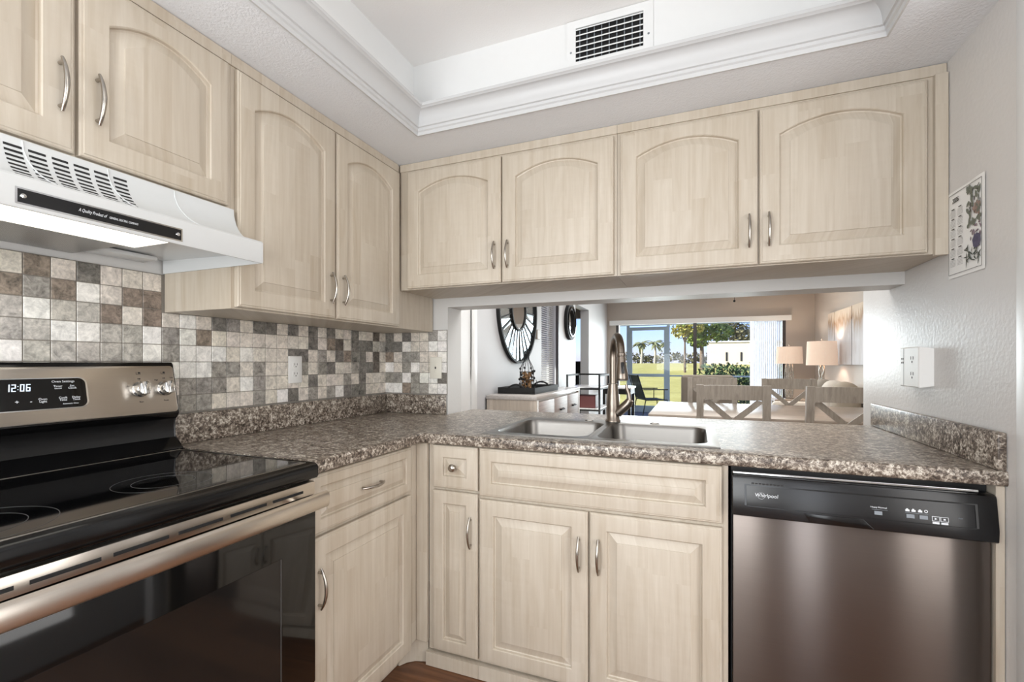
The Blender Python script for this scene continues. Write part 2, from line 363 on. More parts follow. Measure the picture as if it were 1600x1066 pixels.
def text(body, size, F, mat, parent, name, align='LEFT', ext=0.0003, shear=0.0, sx=1.0):
    cu = bpy.data.curves.new('t', 'FONT'); cu.body = body; cu.size = size; cu.align_x = align; cu.extrude = ext; cu.shear = shear; cu.resolution_u = 3
    t = bpy.data.objects.new('t', cu); COL.objects.link(t)
    me = bpy.data.meshes.new_from_object(t); bpy.data.objects.remove(t); bpy.data.curves.remove(cu)
    off = LOC.get(parent.name, Vector()); me.transform(Matrix.Translation(-off) @ F @ Matrix.Diagonal((sx, 1, 1, 1))); me.name = name
    me.materials.clear(); me.materials.append(mat)
    o = bpy.data.objects.new(name, me); COL.objects.link(o); o.parent = parent; LOC[o.name] = off.copy(); return o

# ------------------------------------------------------------------ the setting
RW = 2.372            # right kitchen wall
SZ = 2.134            # soffit height
# floors
sbox('floor', (-0.05, -3.4, -0.06), (3.4, 0.15, 0.0), FLOORWOOD)
sbox('floor_living', (-2.2, 0.15, -0.06), (3.75, 7.25, 0.0), LIVFLOOR)
# kitchen left wall and its continuation
struct(MB().box((-0.14, -3.4, 0), (0, 0.15, 2.6)).build('wall_left', WALL))
mb = MB()   # living left wall with a window and an open doorway
for a, b in (((-0.14, 0.15, 0), (0, 2.86, 2.5)), ((-0.14, 2.86, 0), (0, 3.44, 0.72)), ((-0.14, 2.86, 2.06), (0, 3.44, 2.5)), ((-0.14, 3.44, 0), (0, 4.47, 2.5)), ((-0.14, 4.47, 2.06), (0, 5.38, 2.5)), ((-0.14, 5.38, 0), (0, 7.10, 2.5))): mb.box(a, b)
struct(mb.build('wall_living_left', LIVWALL_L))
mb = MB()   # wall between the rooms: stub, header and low wall below the counter
mb.box((0.0, 0, 0), (0.405, 0.15, 2.6)); mb.box((0.405, 0, 1.487), (RW, 0.15, 2.6)); mb.box((0.405, 0.02, 0), (RW, 0.15, 0.872))
struct(mb.build('wall_back', WALL))
struct(MB().box((RW, -0.655, 0), (RW + 0.12, 0.462, 2.6)).build('wall_right', WALL_SEMI))
sbox('wall_living_near', (RW + 0.12, 0.342, 0), (3.66, 0.462, 2.6), LIVWALL)
sbox('wall_living_right', (3.54, 0.462, 0), (3.66, 7.10, 2.6), LIVWALL)
mb = MB()   # far wall with the slider opening (and the next room's window)
for a, b in (((-0.14, 7.10, 0), (0.17, 7.25, 2.6)), ((0.17, 7.10, 1.99), (3.11, 7.25, 2.6)), ((3.11, 7.10, 0), (3.66, 7.25, 2.6)), ((-2.2, 7.10, 0), (-1.25, 7.25, 2.6)), ((-1.25, 7.10, 0), (-0.14, 7.25, 1.22)), ((-1.25, 7.10, 2.1), (-0.14, 7.25, 2.6))): mb.box(a, b)
struct(mb.build('wall_living_far', LIVWALL))
mb = MB(); mb.box((-2.2, 4.3, 0), (-2.06, 7.10, 2.6)); mb.box((-2.06, 4.3, 0), (-0.14, 4.42, 2.6)); struct(mb.build('wall_next_room', LIVWALL_L))
sbox('ceiling_living', (-2.2, 0.15, 2.5), (3.66, 7.25, 2.6), TRAYCEIL)
# kitchen ceiling: soffit ring with tray
TX0, TX1, TY0, TY1 = 0.560, 2.155, -2.95, -0.528
WX0, WX1, WY0, WY1 = 0.505, 2.210, -3.0, -0.473
mb = MB()
for a, b in (((0, -3.4, SZ), (TX0, 0, SZ + 0.012)), ((TX1, -3.4, SZ), (3.4, 0, SZ + 0.012)), ((TX0, TY1, SZ), (TX1, 0, SZ + 0.012)), ((TX0, -3.4, SZ), (TX1, TY0, SZ + 0.012)),
    ((0, -3.4, SZ + 0.0121), (WX0, 0, 2.5)), ((WX1, -3.4, SZ + 0.0121), (3.4, 0, 2.5)), ((WX0, WY1, SZ + 0.0121), (WX1, 0, 2.5)), ((WX0, -3.4, SZ + 0.0121), (WX1, WY0, 2.5))): mb.box(a, b)
struct(mb.build('ceiling_soffit', SOFFIT))
sbox('ceiling', (WX0 - 0.1, WY0 - 0.1, 2.468), (WX1 + 0.1, WY1 + 0.1, 2.56), TRAYCEIL)
sbox('wall_tray_back', (WX0, WY1 - 0.002, SZ + 0.02), (WX1, WY1 + 0.002, 2.468), WHITE)
sbox('wall_tray_left', (WX0 - 0.002, WY0, SZ + 0.02), (WX0 + 0.002, WY1, 2.468), WHITE)
sbox('wall_tray_right', (WX1 - 0.002, WY0, SZ + 0.02), (WX1 + 0.002, WY1, 2.468), WHITE)
# crown moulding round the tray: d = distance inward from the tray edge, h = above the soffit
prof = [(-0.050, 0.0125), (0.0003, 0.0125), (0.0003, -0.003), (0.006, -0.003), (0.007, 0.010), (0.012, 0.014), (0.013, 0.024), (0.019, 0.026), (0.020, 0.030)]
for k in range(1, 9):
    a = k / 8 * pi / 2; prof.append((0.020 + 0.034 * (1 - cos(a)), 0.030 + 0.048 * sin(a)))
prof += [(0.056, 0.080), (0.063, 0.083), (0.063, 0.094), (-0.050, 0.094)]
mb = MB(); L = []
for d, h in prof: L.append([(TX0 + d, TY0 + d, SZ + h), (TX1 - d, TY0 + d, SZ + h), (TX1 - d, TY1 - d, SZ + h), (TX0 + d, TY1 - d, SZ + h)])
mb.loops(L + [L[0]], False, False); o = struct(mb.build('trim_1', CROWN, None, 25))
# unseen ceiling lamp housing, added in the tray with the kitchen fill
t = thing('added_ceiling_light', 'added flat white lamp housing in the middle of the raised tray ceiling', 'ceiling light', (1.36, -1.95, 2.468))
MB().box((0.74, -2.57, 2.425), (1.98, -1.33, 2.4675), 0.01).build('lamp_frame', WHITE, t)
# rear kitchen walls (behind the photographer)
mb = MB()
for a, b in (((-0.14, -3.54, 0), (1.72, -3.4, 2.6)), ((1.72, -3.54, 2.06), (2.42, -3.4, 2.6)), ((2.42, -3.54, 0), (3.5, -3.4, 2.6))): mb.box(a, b)
struct(mb.build('wall_rear', WALL))
sbox('wall_hall', (3.4, -3.4, 0), (3.52, 0.0, 2.6), WALL)
sbox('wall_hall_end', (RW + 0.12, -0.12, 0), (3.4, 0.0, 2.6), WALL)
g = struct(MB().box((1.80, -3.48, 0.12), (2.34, -3.47, 1.96)).build('added_rear_door', GLASS))  # unseen glass door, invented for bluish dishwasher reflections and some light
mb = MB()
for a, b in (((1.72, -3.50, 0), (1.80, -3.45, 2.06)), ((2.34, -3.50, 0), (2.42, -3.45, 2.06)), ((1.80, -3.50, 1.96), (2.34, -3.45, 2.06)), ((1.80, -3.50, 0), (2.34, -3.45, 0.12)), ((2.05, -3.495, 0.12), (2.08, -3.455, 1.96))): mb.box(a, b)
mb.build('door_frame', WHITE, g)
t = thing('vertical_blind', 'added white vertical vanes on the unseen rear glass door, for streaked reflections', 'blind', (2.07, -3.43, 0.05))  # vanes added to break the dishwasher's reflection into thin streaks
for k in range(7): MB(Matrix.Translation((1.83 + k * 0.078, -3.42, 0)) @ Matrix.Rotation(radians(38), 4, 'Z')).box((-0.036, -0.0008, 0.06), (0.036, 0.0008, 2.02)).build('vane', WHITE, t)
MB().box((1.75, -3.44, 2.03), (2.40, -3.40, 2.07)).build('head_rail', WHITE, t)
# casing at the free end of the right wall
mb = MB(); mb.box((RW - 0.004, -0.745, 0), (RW + 0.124, -0.656, 2.09), 0.004); struct(mb.build('trim_2', WHITE, None, 30))
struct(MB().box((RW, -0.70, 2.09), (RW + 0.12, -0.656, 2.134)).build('wall_right_above', WALL_SEMI))
# unseen flat roof over house and lanai, overhanging to keep the sun out
sbox('roof', (-2.4, -3.6, 2.62), (5.0, 9.75, 2.72), WHITE)

# door casing on the living room's left wall, just past the wall end
d = struct(MB().box((0.001, 0.36, 0), (0.012, 1.045, 2.03)).build('door_1', WHITE))
mb = MB(); mb.box((0.001, 1.045, 0), (0.026, 1.140, 2.11), 0.006); mb.box((0.001, 0.275, 0), (0.026, 0.36, 2.11), 0.006); mb.box((0.001, 0.36, 2.03), (0.026, 1.045, 2.11), 0.006); mb.build('door_casing', WHITE, d, 30)

# ------------------------------------------------------------------ tiled backsplash (colours read row by row)
def jig(c, k=0.05):
    c = lin(c); f = 1 + random.uniform(-k, k); return (min(1, c[0] * f), min(1, c[1] * f * (1 + random.uniform(-.015, .015))), min(1, c[2] * f * (1 + random.uniform(-.02, .02))), 1)
TC = {'W': (232, 229, 223), 'C': (214, 206, 195), 'L': (182, 177, 169), 'G': (152, 147, 140), 'D': (120, 116, 110), 'B': (136, 123, 111), 'K': (98, 90, 83)}
# left wall rows, bottom first; column 0 next to the corner, counting towards the range
LW = ['CCCDDDWGCGCDWCGCCCGGG' + 'LLWLLGW', 'CCCDCGCCCDCCCCGWCGGGC' + 'LGLWLLL', 'CKDDGCCDGCGCCCGCGGWWW' + 'WLCLGWL', 'CKCDDBDCGCDDCCCWCWWGG'[:18] + 'WWG' + 'WLLLLLW',
      'LLDDDCKBCDCCCCCCCC' + 'BWG' + 'WLLWWLL', 'CKCCDCCDCDCDCDDCGDCWC' + 'BCBLLWL', 'WCCGCCGCCWCCWCLCCWCCC' + 'BBCWBGB', 'CCWGCCGCCWCCWCLCCWCCC' + 'CCCDCBC']
LW[1] = 'CCCDCGCCCDCCCCGWCGGGC' + 'LGLWLLL'
BW = ['WWBGGWW', 'GGWGWWD', 'WCGWCCW', 'BCGGCCW', 'DDWCCWW', 'DCDCCGW']
PZ, PY, Z0, G_ = 0.0572, 0.0562, 1.0212, 0.0022
sb = bpy.data.objects.new
mb = MB(); mb.mi = 1; mb.box((0.0005, -1.96, Z0 - 0.004), (0.0055, 0.0, 1.48)); mb.mi = 0
for r, row in enumerate(LW):
    for c, ch in enumerate(row):
        y1 = -0.004 - PY * c; y0 = y1 - PY; z0 = Z0 + PZ * r; z1 = z0 + PZ
        zc = 1.3535 if c < 21 else 1.478
        if z0 > zc - 0.01: continue
        z1 = min(z1, zc + G_)
        mb.col = jig(TC[ch]); mb.box((0.001, max(y0, -1.958) + G_ / 2, z0 + G_ / 2), (0.008 + random.uniform(-.0004, .0004), y1 - G_ / 2, z1 - G_ / 2), 0.0012, 1)
tl = mb.build('tile_backsplash', [TILE, GROUT]); struct(tl); tl.name = 'wall_tiles_left'
mb = MB(); mb.mi = 1; mb.box((0.006, -0.0055, Z0 - 0.004), (0.403, -0.0005, 1.366)); mb.mi = 0
for r, row in enumerate(BW):
    for c, ch in enumerate(row):
        x0 = 0.006 + 0.0566 * c; x1 = x0 + 0.0566; z0 = Z0 + PZ * r
        if x1 < 0.322: zt = min(z0 + PZ, 1.3535 + G_)
        else: zt = z0 + PZ
        mb.col = jig(TC[ch]); mb.box((x0 + G_ / 2, -0.008, z0 + G_ / 2), (x1 - G_ / 2, -0.001, zt - G_ / 2), 0.0012, 1)
tl = struct(mb.build('wall_tiles_back', [TILE, GROUT]))

# ------------------------------------------------------------------ cabinets
def rloop(w, h, d, n, rise=0.0, st=None, top_in=None, N=20):
    d_top = d if st is None else d - st + top_in
    half = (w - 2 * d) / 2; pts = [(d, d, n), (w - d, d, n)]
    for k in range(N + 1):
        u = (w - d) - k * (2 * half) / N; s = (u - w / 2) / half
        pts.append((u, h - d_top - rise * s * s, n))
    return pts
def door(name, F, w, h, parent, st=0.056, top_in=0.052, rise=0.0, slope=0.026, th=0.019, label=None):
    if not rise: top_in = st
    mb = MB(F); a = dict(rise=rise, st=st, top_in=top_in)
    L = [rloop(w, h, 0, 0), rloop(w, h, 0, th - 0.006), rloop(w, h, 0.003, th - 0.0028), rloop(w, h, 0.007, th - 0.0022), rloop(w, h, 0.0085, th - 0.0003), rloop(w, h, 0.010, th)]
    L += [rloop(w, h, st, th, **a), rloop(w, h, st + 0.0025, th - 0.0025, **a), rloop(w, h, st + 0.004, th - 0.0110, **a), rloop(w, h, st + 0.0075, th - 0.0125, **a), rloop(w, h, st + 0.0075 + slope * 0.5, th - 0.0076, **a), rloop(w, h, st + 0.0075 + slope, th - 0.0028, **a), rloop(w, h, st + 0.0080 + slope, th - 0.0006, **a), rloop(w, h, st + 0.0105 + slope, th, **a)]
    mb.loops(L); o = mb.build(name, MAPLE, parent, 20)
    if label: o['label'] = label
    return o
def bow_pull(F, parent, u, v, n=0.019, length=0.118, horiz=False):
    """arched bar pull centred on (u, v)"""
    mb = MB(F); P = []; R = []; K = 15
    for k in range(K):
        s = -1 + 2 * k / (K - 1); d = s * length / 2; out = 0.010 + 0.019 * (1 - s * s)
        P.append((u + d, v, n + out) if horiz else (u, v + d, n + out)); R.append(0.0032 + 0.0022 * (1 - abs(s)) ** 0.6)
    mb.tube(P, R, 10)
    for s in (-0.80, 0.80):
        d = s * length / 2; z = n + 0.010 + 0.019 * (1 - s * s)
        a = (u + d, v, n + 0.0002) if horiz else (u, v + d, n + 0.0002); b = (u + d, v, z) if horiz else (u, v + d, z)
        mb.tube([a, b], 0.0042, 10)
    return mb.build('handle', NICKEL, parent, 40)
def knob(F, parent, u, v, n=0.019):
    mb = MB(F @ Matrix.Translation((u, v, n + 0.0002))); mb.lathe([(0.0001, 0), (0.008, 0), (0.006, 0.006), (0.006, 0.010), (0.013, 0.014), (0.0155, 0.019), (0.014, 0.024), (0.008, 0.028), (0.0001, 0.029)], seg=24); return mb.build('knob', NICKEL, parent, 50)

# --- left wall uppers: cabinet over the hood
FX = 0.318
t = thing('wall_cabinet', 'pale maple two-door wall cabinet above the white range hood', 'cabinet', (0.16, -1.56, 1.667), 'maple wall cabinets')
mb = MB(); mb.box((0.001, -1.938, 1.655), (FX, -1.178, 2.132)); mb.build('body', MAPLE, t)
mb = MB(); mb.box((FX, -1.938, 2.098), (FX + 0.006, -1.178, 2.132)); mb.build('top_rail', MAPLE, t)
for y0, hu in ((-1.936, 0.335), (-1.556, 0.032)):
    F = FL(FX + 0.001, y0, 1.662); w = 0.372 if y0 < -1.6 else 0.362
    dr = door('door', F, w, 0.428, t, rise=0.044); bow_pull(F, dr, hu if y0 > -1.6 else w - 0.028, 0.140)
# --- tall left wall cabinet into the corner
t = thing('wall_cabinet', 'tall pale maple corner wall cabinet with two arched doors beside the range hood', 'cabinet', (0.16, -0.75, 1.356), 'maple wall cabinets')
mb = MB(); mb.box((0.009, -1.177, 1.356), (FX, -0.009, 2.132), 0.001, 1); mb.build('body', MAPLE, t)
mb = MB(); mb.box((FX, -1.177, 2.098), (FX + 0.006, -0.3285, 2.132)); mb.build('top_rail', MAPLE, t)
for y0, w, hu in ((-1.165, 0.412, 0.412 - 0.028), (-0.745, 0.410, 0.030)):
    F = FL(FX + 0.001, y0, 1.362); dr = door('door', F, w, 0.728, t, rise=0.046); bow_pull(F, dr, hu, 0.115)
# --- back wall uppers over the pass-through
FY = -0.312
def back_upper(label, x0, x1, doors, filler=None):
    t = thing('wall_cabinet', label, 'cabinet', ((x0 + x1) / 2, -0.16, 1.535), 'maple wall cabinets')
    mb = MB(); mb.box((x0, FY, 1.535), (x1, -0.001, 2.132))
    mb.build('body', MAPLE, t)
    mb = MB(); mb.box((x0, FY - 0.006, 2.098), (x1 if not filler else filler[1], FY, 2.132)); mb.build('top_rail', MAPLE, t)
    if filler: MB().box((filler[0], FY - 0.019, 1.528), (filler[1], FY - 0.0005, 2.0975), 0.001, 1).build('filler_strip', MAPLE, t)
    for u0, w, side in doors:
        F = FB(u0, FY - 0.001, 1.539); dr = door('door', F, w, 0.548, t, rise=0.044, st=0.060); bow_pull(F, dr, 0.028 if side == 'L' else w - 0.028, 0.118)
    return t
t = back_upper('pale maple two-door wall cabinet over the pass-through, next to the corner', 0.3265, 1.3485, ((0.372, 0.481, 'R'), (0.859, 0.477, 'L')))
back_upper('pale maple two-door wall cabinet over the pass-through, next to the calendar wall', 1.3495, 2.370, ((1.363, 0.479, 'R'), (1.848, 0.471, 'L')), (2.337, 2.370))

# --- base cabinets
def carcass(name, x0, x1, y0, y1, z0, z1, parent, th=0.016, front=None):
    mb = MB(); mb.box((x0, y0, z0), (x1, y1, z0 + th))
    mb.box((x0, y0, z0 + th), (x0 + th, y1, z1)); mb.box((x1 - th, y0, z0 + th), (x1, y1, z1))
    mb.box((x0 + th, y1 - th, z0 + th), (x1 - th, y1, z1)) if front == 'y' else mb.box((x0, y0 + 0, z0 + th), (x0 + th, y1, z1))
    if front == 'y': mb.box((x0 + th, y0, z0 + th), (x1 - th, y0 + th, z1))
    else:
        mb.box((x1 - th, y0, z0 + th), (x1, y1, z1)); mb.box((x0 + th, y0, z0 + th), (x1 - th, y0 + th, z1)); mb.box((x0 + th, y1 - th, z0 + th), (x1 - th, y1, z1))
    return mb.build(name, MAPLE, parent)
BX = 0.606
t = thing('base_cabinet', 'pale maple base cabinet between the range and the corner, drawer over one door', 'cabinet', (0.3, -0.9, 0.0), 'maple base cabinets')
MB().box((0.012, -1.170, 0.09), (BX, -0.635, 0.8745), 0.001, 1).build('body', MAPLE, t)
MB().box((0.30, -1.168, 0.002), (0.55, -0.655, 0.0895)).build('toe_kick', MAPLE, t)
F = FL(BX + 0.001, -1.164, 0.695); dr = door('drawer', F, 0.502, 0.172, t, st=0.036, slope=0.018); bow_pull(F, dr, 0.262, 0.086, horiz=True, length=0.112)
F = FL(BX + 0.001, -1.164, 0.085); dr = door('door', F, 0.502, 0.597, t, st=0.056, slope=0.026); bow_pull(F, dr, 0.028, 0.452)
# --- corner filler posts
BY = -0.589
t = thing('cabinet_filler', 'narrow maple corner post joining the two runs of base cabinets', 'cabinet filler', (0.62, -0.60, 0.0))
MB().box((0.590, -0.6345, 0.09), (0.6065, -0.588, 0.8745), 0.001, 1).build('side_post', MAPLE, t)
MB().box((0.607, -0.608, 0.09), (0.655, -0.588, 0.8745), 0.002, 1).build('front_post', MAPLE, t)
mb = MB(); mb.prism([(0.560, -0.652), (0.575, -0.625), (0.60, -0.604), (0.650, -0.588), (0.650, -0.575), (0.545, -0.575), (0.545, -0.652)], 0.002, 0.0885); mb.build('toe_kick', MAPLE, t, 30)
t = thing('base_cabinet', 'narrow maple base cabinet by the inside corner with round knob drawer', 'cabinet', (0.77, -0.3, 0.0), 'maple base cabinets')
MB().box((0.656, BY, 0.06), (0.8795, -0.02, 0.8745), 0.001, 1).build('body', MAPLE, t)
MB().box((0.652, BY - 0.018, 0.002), (0.8795, BY + 0.03, 0.0545)).build('base_strip', MAPLE, t)
F = FB(0.682, BY - 0.001, 0.706); dr = door('drawer', F, 0.194, 0.164, t, st=0.044, slope=0.026); knob(F, dr, 0.097, 0.084)
F = FB(0.682, BY - 0.001, 0.072); dr = door('door', F, 0.194, 0.622, t, st=0.046, slope=0.022); bow_pull(F, dr, 0.168, 0.478)
t = thing('base_cabinet', 'wide maple sink base cabinet with false drawer front and two doors', 'cabinet', (1.3, -0.3, 0.0), 'maple base cabinets')
carcass('body', 0.8805, 1.7315, BY, -0.02, 0.06, 0.8745, t, front='y')
MB().box((0.8805, BY - 0.018, 0.002), (1.7315, BY + 0.03, 0.0545)).build('base_strip', MAPLE, t)
F = FB(0.884, BY - 0.001, 0.692); door('false_drawer_front', F, 0.830, 0.178, t, st=0.046, slope=0.024)
for u0, w, hu in ((0.884, 0.411, 0.411 - 0.030), (1.302, 0.412, 0.030)):
    F = FB(u0, BY - 0.001, 0.072); dr = door('door', F, w, 0.607, t, st=0.056, slope=0.028); bow_pull(F, dr, hu, 0.462, length=0.120)
o = MB().box((2.352, -0.612, 0.0), (2.370, -0.02, 0.8745), 0.001, 1).build('cabinet_filler', MAPLE); tag(o, 'thin pale maple end panel between the dishwasher and the right wall', 'cabinet panel')

# ------------------------------------------------------------------ countertop
CT0, CT1 = 0.8755, 0.9145
SX0, SX1, SY0, SY1 = 0.892, 1.692, -0.532, -0.018
root = thing('countertop', 'grey and brown speckled laminate countertop, L-shaped with backsplash strips', 'countertop', (1.2, -0.3, CT0))
def counter():
    mb = MB(); bm = mb.bm
    xs = sorted({0.0215, 0.404, 0.647, SX0, SX1, RW - 0.0005}); ys = sorted({-1.170, -0.622, SY0, SY1, -0.0215, 0.0, 0.302})
    ins = {}
    def inside(x, y):
        if SX0 < x < SX1 and SY0 < y < SY1: return False
        if y < -0.622: return x < 0.647
        if y < -0.0215: return True
        return x > 0.412 or (x > 0.404 and False)
    xs = sorted(set(xs) | {0.412})
    V = {}
    def gv(i, j, z):
        k = (i, j, z)
        if k not in V: V[k] = bm.verts.new((xs[i], ys[j], z))
        return V[k]
    cell = lambda i, j: 0 <= i < len(xs) - 1 and 0 <= j < len(ys) - 1 and inside((xs[i] + xs[i + 1]) / 2, (ys[j] + ys[j + 1]) / 2)
    for i in range(len(xs) - 1):
        for j in range(len(ys) - 1):
            if not cell(i, j): continue
            q = [(i, j), (i + 1, j), (i + 1, j + 1), (i, j + 1)]
            bm.faces.new([gv(a, b, CT1) for a, b in q]); bm.faces.new([gv(a, b, CT0) for a, b in q[::-1]])
            for (di, dj), (a, b) in (((0, -1), (q[0], q[1])), ((1, 0), (q[1], q[2])), ((0, 1), (q[2], q[3])), ((-1, 0), (q[3], q[0]))):
                if not cell(i + di, j + dj): bm.faces.new([gv(*a, CT0), gv(*b, CT0), gv(*b, CT1), gv(*a, CT1)])
    bmesh.ops.recalc_face_normals(bm, faces=bm.faces)
    es = [e for e in bm.edges if len(e.link_faces) == 2 and abs(e.verts[0].co.z - e.verts[1].co.z) < 1e-5 and e.calc_face_angle(0) > 1 and
          (all(abs(v.co.y + 0.622) < 1e-5 for v in e.verts) and all(v.co.x > 0.64 for v in e.verts) or all(abs(v.co.x - 0.647) < 1e-5 and v.co.y < -0.6 for v in e.verts) or all(abs(v.co.y - 0.302) < 1e-5 for v in e.verts))]
    bmesh.ops.bevel(bm, geom=es, offset=0.008, segments=3, profile=0.5, affect='EDGES')
    return mb.build('top', GRANITE, root, 30, recalc=False)
counter()
def splash(x0, x1, y0, y1, z1): return MB().box((x0, y0, CT1 + 0.0003), (x1, y1, z1), 0.004, 2).build('backsplash_strip', GRANITE, root, 30)
MB().box((0.009, -1.160, CT0), (0.0210, -0.0215, CT1)).build('rear_strip', GRANITE, root)
splash(0.009, 0.027, -1.160, -0.0095, 1.0165); splash(0.0275, 0.403, -0.027, -0.0095, 1.0165)
splash(RW - 0.020, RW - 0.0008, -0.618, 0.300, 1.012)

# ------------------------------------------------------------------ sink
t = thing('kitchen_sink', 'stainless steel double-bowl sink set into the speckled countertop', 'sink', (1.29, -0.27, 0.92))
def rrect(x0, x1, y0, y1, r, z, n=6):
    P = []
    for cx, cy, a0 in ((x1 - r, y0 + r, -pi / 2), (x1 - r, y1 - r, 0), (x0 + r, y1 - r, pi / 2), (x0 + r, y0 + r, pi)):
        for k in range(n + 1): a = a0 + k * pi / 2 / n; P.append((cx + r * cos(a), cy + r * sin(a), z))
    return P
ZR = CT1 + 0.0003
bowls = [(0.905, 1.268, -0.518, -0.105), (1.300, 1.676, -0.518, -0.105)]
# rim plate with two holes: strips round the bowls
mb = MB(); ox0, ox1, oy0, oy1 = 0.872, 1.712, -0.553, 0.006
mid = 1.284
for k, (bx0, bx1, by0, by1) in enumerate(bowls):
    X0, X1 = (ox0, mid) if k == 0 else (mid, ox1)
    outer = []
    n = 6
    # outer loop sampled to pair with the rounded bowl loop
    inner = rrect(bx0, bx1, by0, by1, 0.055, ZR + 0.006, n)
    for kk, (cx, cy) in enumerate(((X1, oy0), (X1, oy1), (X0, oy1), (X0, oy0))):
        for q in range(n + 1): outer.append((cx, cy, ZR + 0.0045))
    low = [(p[0], p[1], ZR) for p in outer]
    R = []
    for lp in (low, outer, [(i[0] * 1, i[1] * 1, ZR + 0.0075) for i in rrect(bx0 - 0.008, bx1 + 0.008, by0 - 0.008, by1 + 0.008, 0.062, 0, n)], inner): R.append(lp)
    R.append(rrect(bx0 + 0.005, bx1 - 0.005, by0 + 0.005, by1 - 0.005, 0.052, ZR - 0.008, n))
    R.append(rrect(bx0 + 0.012, bx1 - 0.012, by0 + 0.012, by1 - 0.012, 0.05, ZR - 0.14, n))
    R.append(rrect(bx0 + 0.028, bx1 - 0.028, by0 + 0.028, by1 - 0.028, 0.05, ZR - 0.168, n))
    R.append(rrect(bx0 + 0.06, bx1 - 0.06, by0 + 0.06, by1 - 0.06, 0.04, ZR - 0.174, n))
    mb2 = MB(); mb2.loops(R, False, True); mb2.build('basin', STEEL_SINK, t, 40)
    dx, dy = (bx0 + bx1) / 2, (by0 + by1) / 2
    MB().ring((dx, dy, ZR - 0.1738), 0.018, 0.042, (0, 0, 1), 0.003).build('drain', CHROME, t, 40)
mb.bm.free()
for x, nm in ((1.18, 'hole_cap'), (1.47, 'hole_cap')):
    MB().lathe([(0.0001, 0), (0.019, 0), (0.019, 0.004), (0.014, 0.007), (0.0001, 0.008)], (x, -0.045, ZR + 0.0047)).build(nm, STEEL_SINK, t, 50)

# ------------------------------------------------------------------ faucet
t = thing('kitchen_faucet', 'tall brushed nickel pull-down faucet standing behind the sink', 'faucet', (1.288, -0.044, 0.922))
fx, fy, fz = 1.288, -0.044, ZR + 0.0080
mb = MB(); mb.lathe([(0.0001, 0), (0.034, 0), (0.034, 0.006), (0.029, 0.012), (0.030, 0.05), (0.029, 0.09), (0.0245, 0.135), (0.0215, 0.165), (0.0215, 0.172), (0.0001, 0.172)], (fx, fy, fz), 28); mb.build('body', FAUCETMETAL, t, 50)
dx, dy = 0.062, -0.172; hp = 0.165; P = []; 
for k in range(6): P.append((fx, fy, fz + 0.172 + 0.001 + (hp - 0.045) * k / 6))
R0 = sqrt(dx * dx + dy * dy) / 2
for k in range(15):
    a = pi - k * (pi * 0.95) / 14; r = R0
    P.append((fx + dx / 2 * (1 + cos(a)), fy + dy / 2 * (1 + cos(a)), fz + 0.172 + hp - 0.045 + r * 0.98 * sin(a)))
mb = MB(); mb.tube(P, [0.0168] * len(P), 16); mb.build('spout', FAUCETMETAL, t, 50)
ex, ey, ez = P[-1]; hd = Vector((dx, dy, 0)).normalized()
hp0 = Vector((ex, ey, ez - 0.0005)); 
mb = MB(); ax = Vector((hd.x * 0.16, hd.y * 0.16, -1)).normalized()
mb.tube([hp0, hp0 + ax * 0.012, hp0 + ax * 0.014, hp0 + ax * 0.04, hp0 + ax * 0.085, hp0 + ax * 0.108, hp0 + ax * 0.113], [0.0185, 0.0190, 0.0165, 0.0185, 0.0250, 0.0260, 0.0235], 20); hdo = mb.build('spray_head', FAUCETMETAL, t, 45)
c = hp0 + ax * 0.066 + hd * 0.0; side = hd
q = side.cross(ax).normalized(); nrm = (side - ax * side.dot(ax)).normalized()
mb = MB(Matrix((( q.x, ax.x, nrm.x, c.x), (q.y, ax.y, nrm.y, c.y), (q.z, ax.z, nrm.z, c.z), (0, 0, 0, 1)))); mb.box((-0.007, -0.026, 0.017), (0.007, 0.022, 0.0262), 0.003); mb.build('spray_button', BLACKPLASTIC, hdo, 30)
# lever on the right-hand side of the body
l0 = Vector((fx + 0.0262, fy - 0.008, fz + 0.052)); 
mb = MB(); mb.tube([l0 + Vector((-0.004, 0, -0.012)), l0 + Vector((0.02, -0.004, 0.010)), l0 + Vector((0.044, -0.008, 0.034)), l0 + Vector((0.052, -0.010, 0.050))], [0.021, 0.0215, 0.0205, 0.016], 18); lv = mb.build('lever_base', FAUCETMETAL, t, 50)
mb = MB(); mb.tube([l0 + Vector((0.051, -0.010, 0.044)), l0 + Vector((0.047, -0.010, 0.075)), l0 + Vector((0.038, -0.010, 0.100)), l0 + Vector((0.036, -0.010, 0.118))], [0.010, 0.0085, 0.0075, 0.006], 12); mb.build('lever', FAUCETMETAL, lv, 50)

# ------------------------------------------------------------------ dishwasher
DX0, DX1 = 1.7405, 2.3495
t = thing('dishwasher', 'stainless steel dishwasher with black control panel under the counter', 'dishwasher', (2.045, -0.3, 0.0))
MB().box((DX0, -0.575, 0.10), (DX1, -0.02, 0.868)).build('tub', BLACKMATTE, t)
MB().box((DX0 + 0.02, -0.54, 0.0), (DX1 - 0.02, -0.05, 0.0995)).build('toe_panel', BLACKMATTE, t)
MB().box((DX0 + 0.002, -0.6095, 0.8525), (DX1 - 0.03, -0.5755, 0.8600), 0.002).build('top_trim', CHROME, t)
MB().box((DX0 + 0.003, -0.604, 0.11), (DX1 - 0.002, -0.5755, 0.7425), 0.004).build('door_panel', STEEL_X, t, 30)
mb = MB()   # control fascia: bevelled section
mb.prism([(-0.5755, 0.8515), (-0.612, 0.8515), (-0.619, 0.848), (-0.622, 0.842), (-0.634, 0.764), (-0.632, 0.735), (-0.628, 0.732), (-0.606, 0.732), (-0.606, 0.744), (-0.5755, 0.744)], DX0 + 0.001, DX1 + 0.0005, (1, 2, 0), 0.002)
